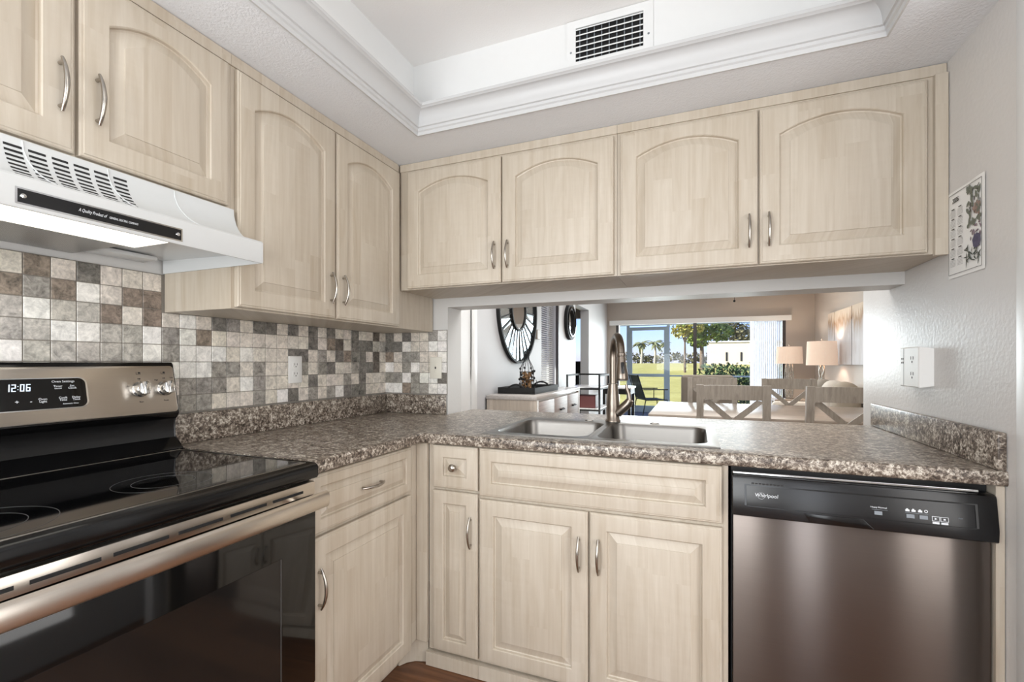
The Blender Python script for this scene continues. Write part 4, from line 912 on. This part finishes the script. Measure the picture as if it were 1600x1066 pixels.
# --- sunburst mirror
MC = Vector((0.0, 2.085, 1.705)); MR = 0.522
t = thing('wall_mirror', 'large round sunburst mirror with black rim above the sideboard', 'mirror', tuple(MC))
X = (1, 0, 0)
MB().ring(MC + Vector((0.001, 0, 0)), MR - 0.022, MR, X, 0.034, 72).build('rim', BLACKMATTE, t, 40)
FM = frame(tuple(MC), (0, 1, 0), (0, 0, 1), (1, 0, 0)); rnd = random.Random(9)
mb = MB(FM); mr = MB(FM); NS = 26
for k in range(NS):
    a0 = 2 * pi * k / NS; a1 = 2 * pi * (k + 1) / NS; r0, r1 = 0.205, MR - 0.024; tl = rnd.uniform(-.006, .006)
    P = [(r0 * cos(a0 + .03), r0 * sin(a0 + .03), 0.012), (r1 * cos(a0 + .02), r1 * sin(a0 + .02), 0.012 + tl), (r1 * cos((a0 + a1) / 2), r1 * sin((a0 + a1) / 2), 0.012), (r1 * cos(a1 - .02), r1 * sin(a1 - .02), 0.012 - tl), (r0 * cos(a1 - .03), r0 * sin(a1 - .03), 0.012)]
    mb.face([mb.v(p) for p in P])
    wd = 0.004 + 0.003 * (k % 2); u = Vector((cos(a0), sin(a0), 0)); v = Vector((-sin(a0), cos(a0), 0))
    mr.prism([tuple((u * 0.20 + v * wd)[:2]), tuple((u * 0.20 - v * wd)[:2]), tuple((u * (r1 - 0.001) - v * wd * 1.6)[:2]), tuple((u * (r1 - 0.001) + v * wd * 1.6)[:2])], 0.001, 0.0165)
mb.build('mirror_segments', MIRRORSEG, t); mr.build('rays', BLACKMATTE, t)
MB(FM).ring((0, 0, 0.001), 0.180, 0.200, (0, 0, 1), 0.028, 56).build('inner_ring', BLACKMATTE, t, 40)
mb = MB(FM); mb.disc((0, 0, 0.018), 0.1795, (0, 0, 1), 56); mb.build('centre_mirror', MIRROR, t)
# --- thermostat
o = MB().box((0.001, 2.63, 1.450), (0.030, 2.735, 1.555), 0.004).build('thermostat', plain('taupe_plastic', (168, 158, 148), .4)); tag(o, 'small taupe thermostat on the wall past the sunburst mirror', 'thermostat')
# --- window with blinds on the left wall
w = struct(MB().box((-0.10, 2.88, 0.74), (-0.095, 3.42, 2.04)).build('window_1', GLASS))
mb = MB(); mb.box((-0.11, 2.86, 0.72), (-0.08, 2.895, 2.06)); mb.box((-0.11, 3.405, 0.72), (-0.08, 3.44, 2.06)); mb.box((-0.11, 2.895, 2.03), (-0.08, 3.405, 2.06)); mb.box((-0.11, 2.895, 0.72), (-0.08, 3.405, 0.75)); mb.build('window_frame', WHITE, w)
t = thing('window_blind', 'white horizontal slat blind in the narrow window on the side wall', 'blind', (-0.03, 3.15, 0.75))
mb = MB()
for k in range(50):
    z = 0.76 + k * 0.0255; mb.prism([(-0.046, z + 0.010), (-0.045, z + 0.0115), (-0.020, z - 0.002), (-0.021, z - 0.0035)], 2.87, 3.405, (0, 2, 1))
mb.build('slats', WHITE, t); MB().box((-0.060, 2.87, 2.035), (-0.012, 3.405, 2.058)).build('head_rail', WHITE, t)
MB().cyl((-0.012, 3.12, 0.76), (-0.012, 3.12, 2.035), 0.0025, seg=8).build('cord', WHITE, t)
o = MB().box((0.001, 3.442, 0.60), (0.034, 3.482, 2.30), 0.004).build('trim_3', DARKALU); struct(o)
# --- round black mirror
MC = Vector((0.0, 4.08, 1.757))
t = thing('wall_mirror', 'small round porthole mirror with wide black frame on the side wall', 'mirror', tuple(MC))
MB().ring(MC + Vector((0.001, 0, 0)), 0.165, 0.25, X, 0.045, 56).build('frame', BLACKMATTE, t, 40); MB().ring(MC + Vector((0.0465, 0, 0)), 0.19, 0.21, X, 0.012, 56).build('raised_bead', BLACKENAMEL, t, 40)
mb = MB(); mb.disc(MC + Vector((0.02, 0, 0)), 0.1645, X, 56); mb.build('glass', MIRROR, t)
# next room: window and black cabinet seen through the doorway
w = struct(MB().box((-1.25, 7.16, 1.22), (-0.14, 7.165, 2.1)).build('window_2', GLASS)); mb = MB(); mb.box((-0.72, 7.14, 1.22), (-0.69, 7.19, 2.1)); mb.build('window_frame', WHITE, w)
t = thing('cabinet', 'black cabinet seen through the doorway in the side wall', 'cabinet', (-0.75, 6.85, 0.0))
MB().box((-1.2, 6.66, 0.05), (-0.25, 7.05, 1.215), 0.004).build('body', BLACKMATTE, t); MB().box((-1.18, 6.68, 0.0), (-0.27, 7.03, 0.0495)).build('plinth', BLACKMATTE, t)
for x in (-1.195, -0.722): MB().box((x, 6.642, 0.08), (x + 0.467, 6.6595, 1.20), 0.002).build('door', BLACKMATTE, t)

# --- dining table and chairs
t = thing('dining_table', 'pale wood dining table behind the kitchen counter', 'table', (2.15, 2.3, 0.0))
MB().box((1.285, 1.67, 0.742), (3.10, 2.95, 0.78), 0.004).build('tabletop', TABLEWOOD, t, 30)
MB().box((1.37, 1.75, 0.66), (3.01, 2.87, 0.7415)).build('apron', CHAIRWOOD, t)
for x in (1.372, 2.915):
    for y in (1.752, 2.775): MB().box((x, y, 0.0), (x + 0.093, y + 0.093, 0.6595), 0.004).build('leg', CHAIRWOOD, t, 30)
def make_chair(label):
    t = local_thing('dining_chair', label, 'chair', group='cross-back dining chairs')
    MB().box((-0.225, -0.205, 0.452), (0.225, 0.225, 0.485), 0.008).build('seat', CHAIRWOOD, t, 30)
    for x in (-0.222, 0.178): MB().prism([(0.178, 0.0), (0.216, 0.0), (0.222, 0.4515), (0.178, 0.4515)], x, x + 0.044, (1, 2, 0)).build('leg', CHAIRWOOD, t)
    for x in (-0.24, 0.192):
        mb = MB(); L = []
        for z, y in ((0.0, -0.245), (0.25, -0.228), (0.47, -0.225), (0.75, -0.242), (1.01, -0.275), (1.03, -0.278)): L.append([(x, y - 0.02, z), (x + 0.048, y - 0.02, z), (x + 0.048, y + 0.0195, z), (x, y + 0.0195, z)])
        mb.loops(L); mb.build('back_post', CHAIRWOOD, t, 25)
    def yb(z): return -0.225 - (z - 0.47) * 0.053 / 0.56 - 0.0
    mb = MB(); L = []
    for k in range(9):
        u = -0.1915 + 0.383 * k / 8; b = 0.014 * (1 - (2 * k / 8 - 1) ** 2); L.append([(u, yb(0.92) - 0.014 - b, 0.925), (u, yb(0.92) + 0.010 - b, 0.925), (u, yb(1.02) + 0.006 - b, 1.026 + b * .3), (u, yb(1.02) - 0.018 - b, 1.026 + b * .3)])
    mb.loops(L); mb.build('top_rail', CHAIRWOOD, t, 30)
    MB().box((-0.1915, yb(0.56) - 0.012, 0.545), (0.1915, yb(0.56) + 0.010, 0.600), 0.003).build('lower_rail', CHAIRWOOD, t, 30)
    for s, dy in ((1, 0.0), (-1, 0.0115)):
        a = Vector((-0.175 * s, 0.605)); b = Vector((0.175 * s, 0.920)); d = (b - a).normalized(); nrm = Vector((-d.y, d.x)) * 0.036
        mb = MB(); L = []
        for p, z in ((a, 0.605), (b, 0.920)):
            L.append([(p.x + nrm.x, yb(z) - 0.012 + dy, p.y + nrm.y * 0.2), (p.x - nrm.x, yb(z) - 0.012 + dy, p.y - nrm.y * 0.2), (p.x - nrm.x, yb(z) - 0.001 + dy, p.y - nrm.y * 0.2), (p.x + nrm.x, yb(z) - 0.001 + dy, p.y + nrm.y * 0.2)])
        mb.loops(L); mb.build('cross_brace', CHAIRWOOD, t)
    mb = MB(); mb.box((-0.1775, 0.186, 0.18), (0.1775, 0.204, 0.215)); mb.build('stretcher', CHAIRWOOD, t)
    for x in (-0.212, 0.190): MB().box((x, -0.205, 0.20), (x + 0.022, 0.1775, 0.235)).build('side_stretcher', CHAIRWOOD, t)
    return t
ch = make_chair('grey cross-back dining chair on the counter side of the table, closest to the faucet'); ch.location = (1.885, 1.745, 0)
for x, y, rz, lab in ((2.575, 1.745, 0, 'grey cross-back dining chair on the counter side, cut off by the right wall'), (1.80, 2.875, pi, 'grey cross-back dining chair across the table, in front of the upholstered armchair'), (2.505, 2.875, pi, 'grey cross-back dining chair across the table, in front of the two lamps')):
    c = copy_tree(ch); c.location = (x, y, 0); c.rotation_euler = (0, 0, rz); c['label'] = lab
# --- bar cart
t = thing('bar_cart', 'black metal-framed bar cart with glass shelves beyond the sideboard', 'cart', (0.33, 3.75, 0.0))
kx0, kx1, ky0, ky1, kz = 0.16, 0.56, 3.40, 4.02, 1.045
mb = MB(); r = 0.011
for x in (kx0, kx1):
    for y in (ky0, ky1): mb.box((x - r, y - r, 0.06), (x + r, y + r, kz))
for z in (kz - 2 * r, 0.86, 0.60, 0.10):
    for x in (kx0, kx1): mb.box((x - r, ky0 + r, z), (x + r, ky1 - r, z + 2 * r))
    for y in (ky0, ky1):
        if z < 1: mb.box((kx0 + r, y - r, z), (kx1 - r, y + r, z + 2 * r))
for x in (kx0,): mb.box((kx0 + r, ky1 - r, kz - 2 * r), (kx1 - r, ky1 + r, kz))
mb.build('frame', BLACKMATTE, t)
for z in (0.8825, 0.6225, 0.1225): MB().box((kx0 - 0.008, ky0 - 0.008, z), (kx1 + 0.008, ky1 + 0.008, z + 0.008)).build('shelf', plain('shelf_marble', (214, 212, 214), .2) if z > .2 else BLACKMATTE, t)
for x in (kx0, kx1):
    for y in (ky0, ky1): MB().lathe([(0.0001, 0), (0.02, 0), (0.028, 0.02), (0.028, 0.04), (0.012, 0.0595), (0.0001, 0.0595)], (x, y, 0)).build('caster', BLACKMATTE, t, 40)
o = MB().box((0.20, 3.46, 0.6310), (0.50, 3.62, 0.79), 0.006).build('box', plain('dark_red_card', (78, 36, 36), .5)); tag(o, 'dark red box on the middle shelf of the bar cart', 'box')
t = thing('basket', 'grey wire basket on the bottom shelf of the bar cart', 'basket', (0.35, 3.62, 0.131))
mb = MB()
for k in range(9):
    z = 0.140 + k * 0.045
    for a, b in (((0.20, 3.46, z), (0.50, 3.46, z)), ((0.50, 3.46, z), (0.50, 3.80, z)), ((0.50, 3.80, z), (0.20, 3.80, z)), ((0.20, 3.80, z), (0.20, 3.46, z))): mb.tube([a, b], 0.004, 6)
for k in range(8):
    for p in ((0.20 + 0.3 * k / 7, 3.46), (0.20 + 0.3 * k / 7, 3.80), (0.20, 3.46 + .34 * k / 7), (0.50, 3.46 + .34 * k / 7)): mb.tube([(p[0], p[1], 0.133), (p[0], p[1], 0.50)], 0.004, 6)
mb.build('wire_body', PRINT_G, t)
# --- black console with white top near the slider
t = thing('console_table', 'black console table with white top by the sliding door', 'table', (0.36, 6.2, 0.0))
MB().box((0.10, 5.95, 0.735), (0.62, 6.55, 0.765), 0.003).build('top', plain('white_top', (232, 232, 234), .2), t)
MB().box((0.12, 5.97, 0.64), (0.60, 6.53, 0.7345)).build('apron', BLACKMATTE, t)
for x in (0.12, 0.555):
    for y in (5.97, 6.485): MB().box((x, y, 0), (x + 0.045, y + 0.045, 0.6395)).build('leg', BLACKMATTE, t)
# --- armchair
t = thing('armchair', 'grey-beige upholstered armchair beyond the dining table, back to the kitchen', 'armchair', (1.8, 5.0, 0.0))
mb = MB(); mb.box((1.45, 4.72, 0.40), (2.13, 4.88, 1.02), 0.05, 4); mb.build('backrest', FABRIC_G, t, 50)
MB().box((1.57, 4.885, 0.20), (2.01, 5.45, 0.46), 0.04, 3).build('seat', FABRIC_G, t, 50)
for x in (1.45, 2.015): MB().box((x, 4.885, 0.16), (x + 0.115, 5.45, 0.64), 0.04, 3).build('armrest', FABRIC_G, t, 50)
MB().box((1.46, 4.73, 0.12), (2.12, 4.8845, 0.3995)).build('rear_panel', FABRIC_G, t)
for x in (1.48, 2.06):
    for y in (4.76, 5.38): MB().box((x, y, 0), (x + 0.04, y + 0.04, 0.1195 if y < 5 else 0.1595)).build('leg', BLACKMATTE, t)
# --- sofa with cushions
t = thing('sofa', 'cream sofa along the living room side wall under the painting', 'sofa', (3.0, 5.1, 0.0))
SY_0, SY_1 = 3.30, 5.20
MB().box((2.62, SY_0 + 0.20, 0.12), (3.28, SY_1 - 0.20, 0.46), 0.05, 3).build('seat', FABRIC_L, t, 50)
MB().box((3.285, SY_0 + 0.20, 0.12), (3.52, SY_1 - 0.20, 0.90), 0.06, 3).build('backrest', FABRIC_L, t, 50)
for y in (SY_0, SY_1 - 0.195): MB().box((2.62, y, 0.12), (3.52, y + 0.195, 0.66), 0.06, 3).build('armrest', FABRIC_L, t, 50)
for x in (2.68, 3.42):
    for y in (SY_0 + 0.05, SY_1 - 0.10): MB().box((x, y, 0), (x + 0.05, y + 0.05, 0.1195)).build('foot', BLACKMATTE, t)
for k, (y, m, lab) in enumerate(((3.80, FABRIC, 'tan throw pillow on the sofa, closest to the dining table'), (4.24, FABRIC_L, 'cream throw pillow on the sofa, between the tan and the grey one'), (4.68, FABRIC_G, 'grey throw pillow on the sofa, closest to the lamps'))):
    mb = MB(); mb.blob((0, 0, 0), 1.0, 3, 0)
    for v in mb.bm.verts:
        p = v.co.copy(); e = lambda q, s: math.copysign(abs(q) ** 0.55, q) * s
        v.co = Vector((3.145 + p.x * 0.12, y + e(p.y, 0.21), 0.735 + e(p.z, 0.25)))
    o = mb.build('throw_pillow', m, None, 80); tag(o, lab, 'pillow', 'throw pillows on the sofa')
# --- lamps on end tables
def end_table(x, y, label):
    t = thing('end_table', label, 'table', (x, y, 0.0), 'end tables')
    MB().box((x - 0.24, y - 0.24, 0.56), (x + 0.24, y + 0.24, 0.60), 0.004).build('top', TABLEWOOD, t)
    for a in (-0.22, 0.175):
        for b in (-0.22, 0.175): MB().box((x + a, y + b, 0), (x + a + 0.045, y + b + 0.045, 0.5595)).build('leg', CHAIRWOOD, t)
end_table(3.28, 5.47, 'wooden end table beside the sofa, under the taller lamp'); end_table(3.06, 6.50, 'wooden end table near the sliding door, under the shorter lamp')
def table_lamp(x, y, z0, zb, zt, r, label, style):
    t = thing('table_lamp', label, 'lamp', (x, y, z0), 'table lamps')
    MB().lathe([(0.0001, 0), (0.075, 0), (0.075, 0.012), (0.03, 0.02), (0.0001, 0.02)], (x, y, z0)).build('base', NICKEL, t, 40)
    mb = MB(); n = 4 if style else 6; hgt = zb - z0 + 0.02
    for k in range(n):
        for sg in ((1,) if style else (1, -1)):
            P = []
            for q in range(17):
                f = q / 16; a = 2 * pi * k / n + sg * f * (2.6 if style else 1.7); rr = (0.022 + 0.018 * sin(f * pi * 3) ** 2) if style else (0.050 + 0.012 * sin(f * pi))
                P.append((x + rr * cos(a), y + rr * sin(a), z0 + 0.0205 + f * (hgt - 0.02)))
            mb.tube(P, 0.009 if style else 0.004, 8)
    mb.cyl((x, y, z0 + 0.0205), (x, y, zt + 0.02), 0.005, seg=8); mb.build('stem', NICKEL, t, 50)
    mb = MB(); sl = 0.93
    mb.loops([[(x + rr * cos(a), y + rr * sin(a), z) for a in (2 * pi * q / 36 for q in range(36))] for rr, z in ((r, zb), (r * sl, zt), (r * sl - 0.003, zt), (r - 0.003, zb), (r, zb))], False, False); mb.build('lamp_shade', SHADE, t, 40)
    MB().lathe([(0.0001, 0), (0.008, 0), (0.012, 0.012), (0.006, 0.022), (0.0001, 0.026)], (x, y, zt + 0.0205)).build('finial', NICKEL, t, 50)
    lamp('table_lamp_glow', 'POINT', (x, y, (zb + zt) / 2), 13, (1, 0.82, 0.64), shadow_soft_size=0.05)
table_lamp(3.29, 5.47, 0.601, 1.155, 1.490, 0.19, 'taller drum-shade table lamp with twisted metal base next to the wooden wall art', True)
table_lamp(3.06, 6.50, 0.601, 1.175, 1.450, 0.195, 'shorter drum-shade table lamp with lattice wire base next to the sheer blinds', False)
# --- wall art planks on the right living wall
def plankart():
    t = NT('distressed_paint'); P, x, y, z = t.pos()
    n = t.noise(t.comb(x, t.math('MULTIPLY', y, 9.0), t.math('MULTIPLY', z, 1.3)), 1.6, 5, 0.65, 1.0)
    top = t.math('MULTIPLY', t.math('SUBTRACT', z, 1.55), 1.5); f = t.math('ADD', n, t.math('MAXIMUM', top, -0.1))
    t.bsdf(t.ramp(f, [(0.35, lin((206, 206, 210))), (0.62, lin((184, 180, 180))), (0.80, lin((158, 128, 98))), (0.95, lin((206, 190, 172)))]), .7); return t.m
PA = plankart(); t = thing('wall_art', 'whitewashed three-panel plank artwork on the living room side wall', 'wall art', (3.54, 5.5, 1.14))
for y0, y1 in ((4.18, 4.945), (4.975, 5.735), (5.765, 6.10)): MB().box((3.505, y0, 1.165), (3.5385, y1, 1.925), 0.002).build('panel', PA, t)
MB().box((3.5386, 4.18, 1.17), (3.5396, 6.10, 1.92)).build('backing', BLACKMATTE, t)
# --- ceiling fan with pull chain
t = thing('ceiling_fan', 'ceiling fan with a dark pull chain hanging above the dining table', 'ceiling fan', (2.05, 3.7, 2.5))
MB().lathe([(0.0001, 2.14), (0.09, 2.14), (0.11, 2.17), (0.11, 2.24), (0.05, 2.27), (0.014, 2.29), (0.014, 2.46), (0.06, 2.465), (0.06, 2.4995), (0.0001, 2.4995)], (2.05, 3.7, 0)).build('motor', WHITE, t, 40)
for k in range(5):
    a = 2 * pi * k / 5 + 0.3; MB(Matrix.Translation((2.05, 3.7, 2.255)) @ Matrix.Rotation(a, 4, 'Z') @ Matrix.Rotation(0.18, 4, 'X')).box((0.115, -0.06, -0.004), (0.62, 0.06, 0.004), 0.003).build('blade', WHITE, t)
MB().cyl((2.05, 3.66, 1.905), (2.05, 3.66, 2.139), 0.0022, seg=6).build('pull_chain', BLACKMATTE, t); MB().blob((2.05, 3.66, 1.895), 0.014, 2).build('chain_knob', BLACKMATTE, t, 80)
# --- sliding door
w = struct(MB().box((0.225, 7.170, 0.05), (1.60, 7.175, 1.94)).build('door_2', GLASS))
MB().box((1.66, 7.140, 0.05), (3.06, 7.145, 1.94)).build('glass_panel', GLASS, w)
mb = MB()
for a, b in (((0.17, 7.12, 0), (0.225, 7.22, 1.99)), ((3.06, 7.12, 0), (3.11, 7.22, 1.99)), ((0.225, 7.12, 1.94), (3.06, 7.22, 1.99)), ((0.225, 7.12, 0), (3.06, 7.22, 0.05)), ((1.60, 7.13, 0.05), (1.66, 7.20, 1.94))): mb.box(a, b)
mb.build('door_frame', DARKALU, w)
t = thing('blind_valance', 'long white valance box above the sliding glass door', 'valance', (1.6, 7.05, 1.93))
MB().box((0.06, 7.00, 1.925), (3.18, 7.012, 2.015), 0.002).build('front_board', WHITE, t); MB().box((0.06, 7.0125, 1.990), (3.18, 7.0995, 2.015)).build('top_board', WHITE, t)
t = thing('vertical_blind', 'white vertical blind vanes gathered at the side of the sliding door', 'blind', (2.85, 7.05, 0.03))
for k in range(16):
    x = 2.56 + k * 0.030; mb = MB(Matrix.Translation((x, 7.055, 0)) @ Matrix.Rotation(radians(62 + 6 * sin(k)), 4, 'Z')); mb.box((-0.042, -0.0006, 0.03), (0.042, 0.0006, 1.985)); mb.build('vane', SHEER, t)
# --- lanai: slab, screen wall, chair
sbox('floor_patio', (-0.4, 7.25, -0.10), (4.6, 9.62, -0.02), PATIO)
sbox('wall_patio_left', (-0.5, 7.25, -0.1), (-0.36, 9.62, 2.6), STUCCO)
sbox('ceiling_patio', (-0.5, 7.25, 2.35), (4.7, 9.70, 2.45), WHITE)
t = thing('screen_enclosure', 'blue-grey aluminium screen wall with door around the patio', 'screen wall', (2.0, 9.5, -0.02))
mb = MB()
for x in (-0.34, 0.06, 1.00, 2.9, 4.5): mb.box((x, 9.46, -0.02), (x + 0.065, 9.54, 2.345))
mb.box((-0.275, 9.462, 2.10), (4.5, 9.538, 2.345)); mb.box((1.065, 9.47, 0.86), (4.5, 9.53, 0.895)); mb.box((-0.275, 9.47, 0.86), (0.06, 9.53, 0.895)); mb.box((1.065, 9.47, -0.019), (4.5, 9.53, 0.06))
mb.build('frame', ALU, t)
mb = MB(); mb.box((0.126, 9.47, -0.01), (0.19, 9.53, 2.06)); mb.box((0.935, 9.47, -0.01), (0.999, 9.53, 2.06)); mb.box((0.19, 9.47, 1.98), (0.935, 9.53, 2.06)); mb.box((0.19, 9.47, 0.85), (0.935, 9.53, 0.92)); mb.box((0.19, 9.47, -0.01), (0.935, 9.53, 0.14)); mb.build('screen_door', ALU, t)
mb = MB()
for a, b in (((-0.275, 0.0), (0.06, 2.1)), ((0.19, 0.14), (0.935, 1.98)), ((1.065, 0.0), (2.9, 2.1)), ((2.965, 0.0), (4.5, 2.1))): mb.face([mb.v((a[0], 9.50, a[1])), mb.v((b[0], 9.50, a[1])), mb.v((b[0], 9.50, b[1])), mb.v((a[0], 9.50, b[1]))])
mb.build('screen_mesh', SCREEN, t)
t = thing('patio_chair', 'green-grey sling patio chair on the screened patio', 'chair', (0.75, 8.4, -0.02))
FP = Matrix.Translation((0.72, 8.40, -0.012)) @ Matrix.Rotation(radians(-62), 4, 'Z')
MB(FP).box((-0.24, -0.20, 0.39), (0.24, 0.25, 0.405)).build('seat_sling', SLING, t)
mb = MB(FP); mb.prism([(-0.225, 0.42), (-0.210, 0.42), (-0.37, 0.93), (-0.385, 0.93)], -0.24, 0.24, (1, 2, 0)); mb.build('back_sling', SLING, t)
for x in (-0.265, 0.265):
    mb = MB(FP); mb.tube([(x, -0.40, 0.94), (x, -0.22, 0.40), (x, -0.30, 0.004)], 0.012, 8); mb.tube([(x, -0.22, 0.40), (x, 0.26, 0.40), (x, 0.29, 0.004)], 0.012, 8); mb.tube([(x, 0.19, 0.40), (x, 0.19, 0.61)], 0.010, 8); mb.build('side_frame', BLACKMATTE, t, 50)
    MB(FP).box((x - 0.027, -0.27, 0.612), (x + 0.027, 0.27, 0.636), 0.004).build('armrest', BLACKMATTE, t)

# ================================================================== outdoors
def gz(y): 
    s = min(1, max(0, (y - 12) / 34)); return -0.08 + 1.16 * s * s * (3 - 2 * s)
mb = MB(); xs = [-70, -40, -20, -10, -5, 0, 5, 10, 15, 25, 45, 80]; ys = [9.62, 11, 12.5, 15, 18, 21, 24, 28, 32, 36, 40, 46, 60, 90, 140]
G = [[mb.v((x, y, gz(y) + (0.05 * sin(x * .3 + y * .2) if 13 < y < 60 else 0))) for x in xs] for y in ys]
for a, b in zip(G, G[1:]):
    for i in range(len(xs) - 1): mb.face([a[i], a[i + 1], b[i + 1], b[i]])
o = mb.build('lawn', LAWN, None, 80); struct(o)
def leaves(mb, c, r, n, size, rnd, sc=(1, 1, 1)):
    for k in range(n):
        d = Vector((rnd.gauss(0, 1), rnd.gauss(0, 1), rnd.gauss(0, 1))).normalized() * (r * (0.55 + 0.45 * rnd.random())); p = Vector((c[0] + d.x * sc[0], c[1] + d.y * sc[1], c[2] + d.z * sc[2]))
        u = Vector((rnd.uniform(-1, 1), rnd.uniform(-1, 1), rnd.uniform(-1, 1))).normalized(); v = u.orthogonal().normalized(); s = size * rnd.uniform(.6, 1.3)
        mb.face([mb.v(p + u * s), mb.v(p + v * s * .6), mb.v(p - u * s), mb.v(p - v * s * .6)])
def tree(label, x, y, hgt, blobs, m, n, size, trunk_r, seed, group='trees beyond the lawn', lean=0.0):
    rnd = random.Random(seed); z = gz(y); t = thing('tree', label, 'tree', (x, y, z), group)
    mb = MB(); mb.tube([(x, y, z - 0.1), (x + lean * .4, y, z + hgt * .3), (x + lean, y, z + hgt * .55)], [trunk_r, trunk_r * .8, trunk_r * .5], 8)
    for b in blobs: mb.tube([(x + lean * .7, y, z + hgt * .42), (x + b[0] * .6, y + b[1] * .6, z + b[2] * .9), (x + b[0], y + b[1], z + b[2])], [trunk_r * .5, trunk_r * .3, trunk_r * .15], 6)
    mb.build('trunk', BARK, t, 50); mb = MB()
    for b in blobs: leaves(mb, (x + b[0], y + b[1], z + b[2]), b[3], n, size, rnd, (1, 1, .8))
    mb.build('crown', m, t, recalc=False); return t
D0 = -2.166
tree('large green tree with a forked trunk beside the cream building', 2.05, 32.0, 4.6, ((-0.7, 0, 3.0, 1.0), (0.5, 0, 3.4, 1.1), (-0.1, .3, 4.4, 1.0), (1.2, 0, 2.6, 0.8), (-0.2, 0, 2.2, .8)), LEAF_G, 420, 0.15, 0.16, 1)
tree('thin yellow-leaved tree reaching over the lawn', 1.0, 30.0, 4.6, ((-0.6, 0, 3.7, 0.9), (0.3, 0, 4.2, 0.9), (-0.3, 0, 2.7, .6), (0.6, 0, 3.0, .6)), LEAF_Y, 170, 0.12, 0.08, 2)
tree('olive green tree rising behind the cream building, closest to its corner', 5.2, 60.0, 7.2, ((-0.9, 0, 4.0, 1.5), (0.4, 0, 5.2, 1.5), (1.8, 0, 3.4, 1.4), (0, 0, 6.2, 1.0)), LEAF_O, 420, 0.22, 0.2, 3)
tree('sparse feathery tree behind the far end of the cream building', 8.2, 74.0, 6.2, ((-1.2, 0, 4.2, 1.2), (0.4, 0, 5.0, 1.2), (1.7, 0, 4.3, 1.1), (0.2, 0, 3.2, .9)), LEAF_O, 230, 0.2, 0.14, 4)
def palm(label, x, y, hgt, seed):
    rnd = random.Random(seed); z = gz(y); t = thing('palm_tree', label, 'palm tree', (x, y, z), 'palms across the lawn')
    MB().tube([(x, y, z - .1), (x + .1, y, z + hgt * .5), (x, y, z + hgt)], [.20, .15, .13], 8).build('trunk', PALMBARK, t, 50); mb = MB()
    for k in range(18):
        a = rnd.uniform(0, 2 * pi); el = rnd.uniform(-.5, 1.1); ln = rnd.uniform(1.0, 1.5); P = []
        for q in range(7):
            f = q / 6; P.append(Vector((x + cos(a) * ln * f * cos(el * (1 - f)), y + sin(a) * ln * f * cos(el * (1 - f)), z + hgt + sin(el) * ln * f - .7 * f * f * ln)))
        sd = Vector((-sin(a), cos(a), 0))
        for q in range(6):
            w0 = .22 * sin(pi * (q + .3) / 6.6); w1 = .22 * sin(pi * (q + 1.3) / 6.6)
            for sg in (1, -1): mb.face([mb.v(P[q]), mb.v(P[q + 1]), mb.v(P[q + 1] + sd * w1 * sg + Vector((0, 0, -w1 * .6))), mb.v(P[q] + sd * w0 * sg + Vector((0, 0, -w0 * .6)))])
    mb.build('fronds', LEAF_P, t, recalc=False)
palm('palm tree across the lawn, farthest from the cream building', -5.34, 64.0, 2.8, 11); palm('palm tree across the lawn, middle one of the three', -3.95, 69.0, 3.1, 12); palm('palm tree across the lawn, closest to the yellow-leaved tree', -2.85, 74.0, 3.2, 13)
rnd = random.Random(5); mb = MB()
for k in range(26): leaves(mb, (-14 + k * 0.75, 80 + rnd.uniform(-1, 2), gz(68) + rnd.uniform(.3, 1.2)), rnd.uniform(.6, 1.1), 90, .22, rnd)
o = mb.build('shrubbery', LEAF_O, recalc=False); tag(o, 'band of olive shrubs along the far edge of the lawn', 'shrubs', kind='stuff')
mb = MB(); 
for k in range(40): leaves(mb, (1.95 + (k % 10) * .28, 11.6 + (k // 10) * .3, .22 + (k % 3) * .27 + .1), .34, 120, .055, rnd)
o = mb.build('hedge', LEAF_D, recalc=False); tag(o, 'dark green clipped hedge just outside the patio screen', 'hedge', kind='stuff')
t = thing('building', 'low cream flat-roofed building across the lawn', 'building', (8, 46, gz(46)))
z = gz(44) - .1
MB().box((2.85, 44.0, z), (9.3, 52, 3.05)).build('wall', STUCCO, t); MB().box((9.32, 46.5, z), (16, 54, 2.95)).build('side_wing', STUCCO, t); MB().box((2.75, 43.9, 3.055), (9.4, 52.1, 3.17)).build('roof_edge', WHITE, t)
for x in (4.2, 5.4, 6.6): MB().box((x, 43.96, 1.35), (x + .14, 43.995, 2.15)).build('slit_window', DARKSLOT, t)
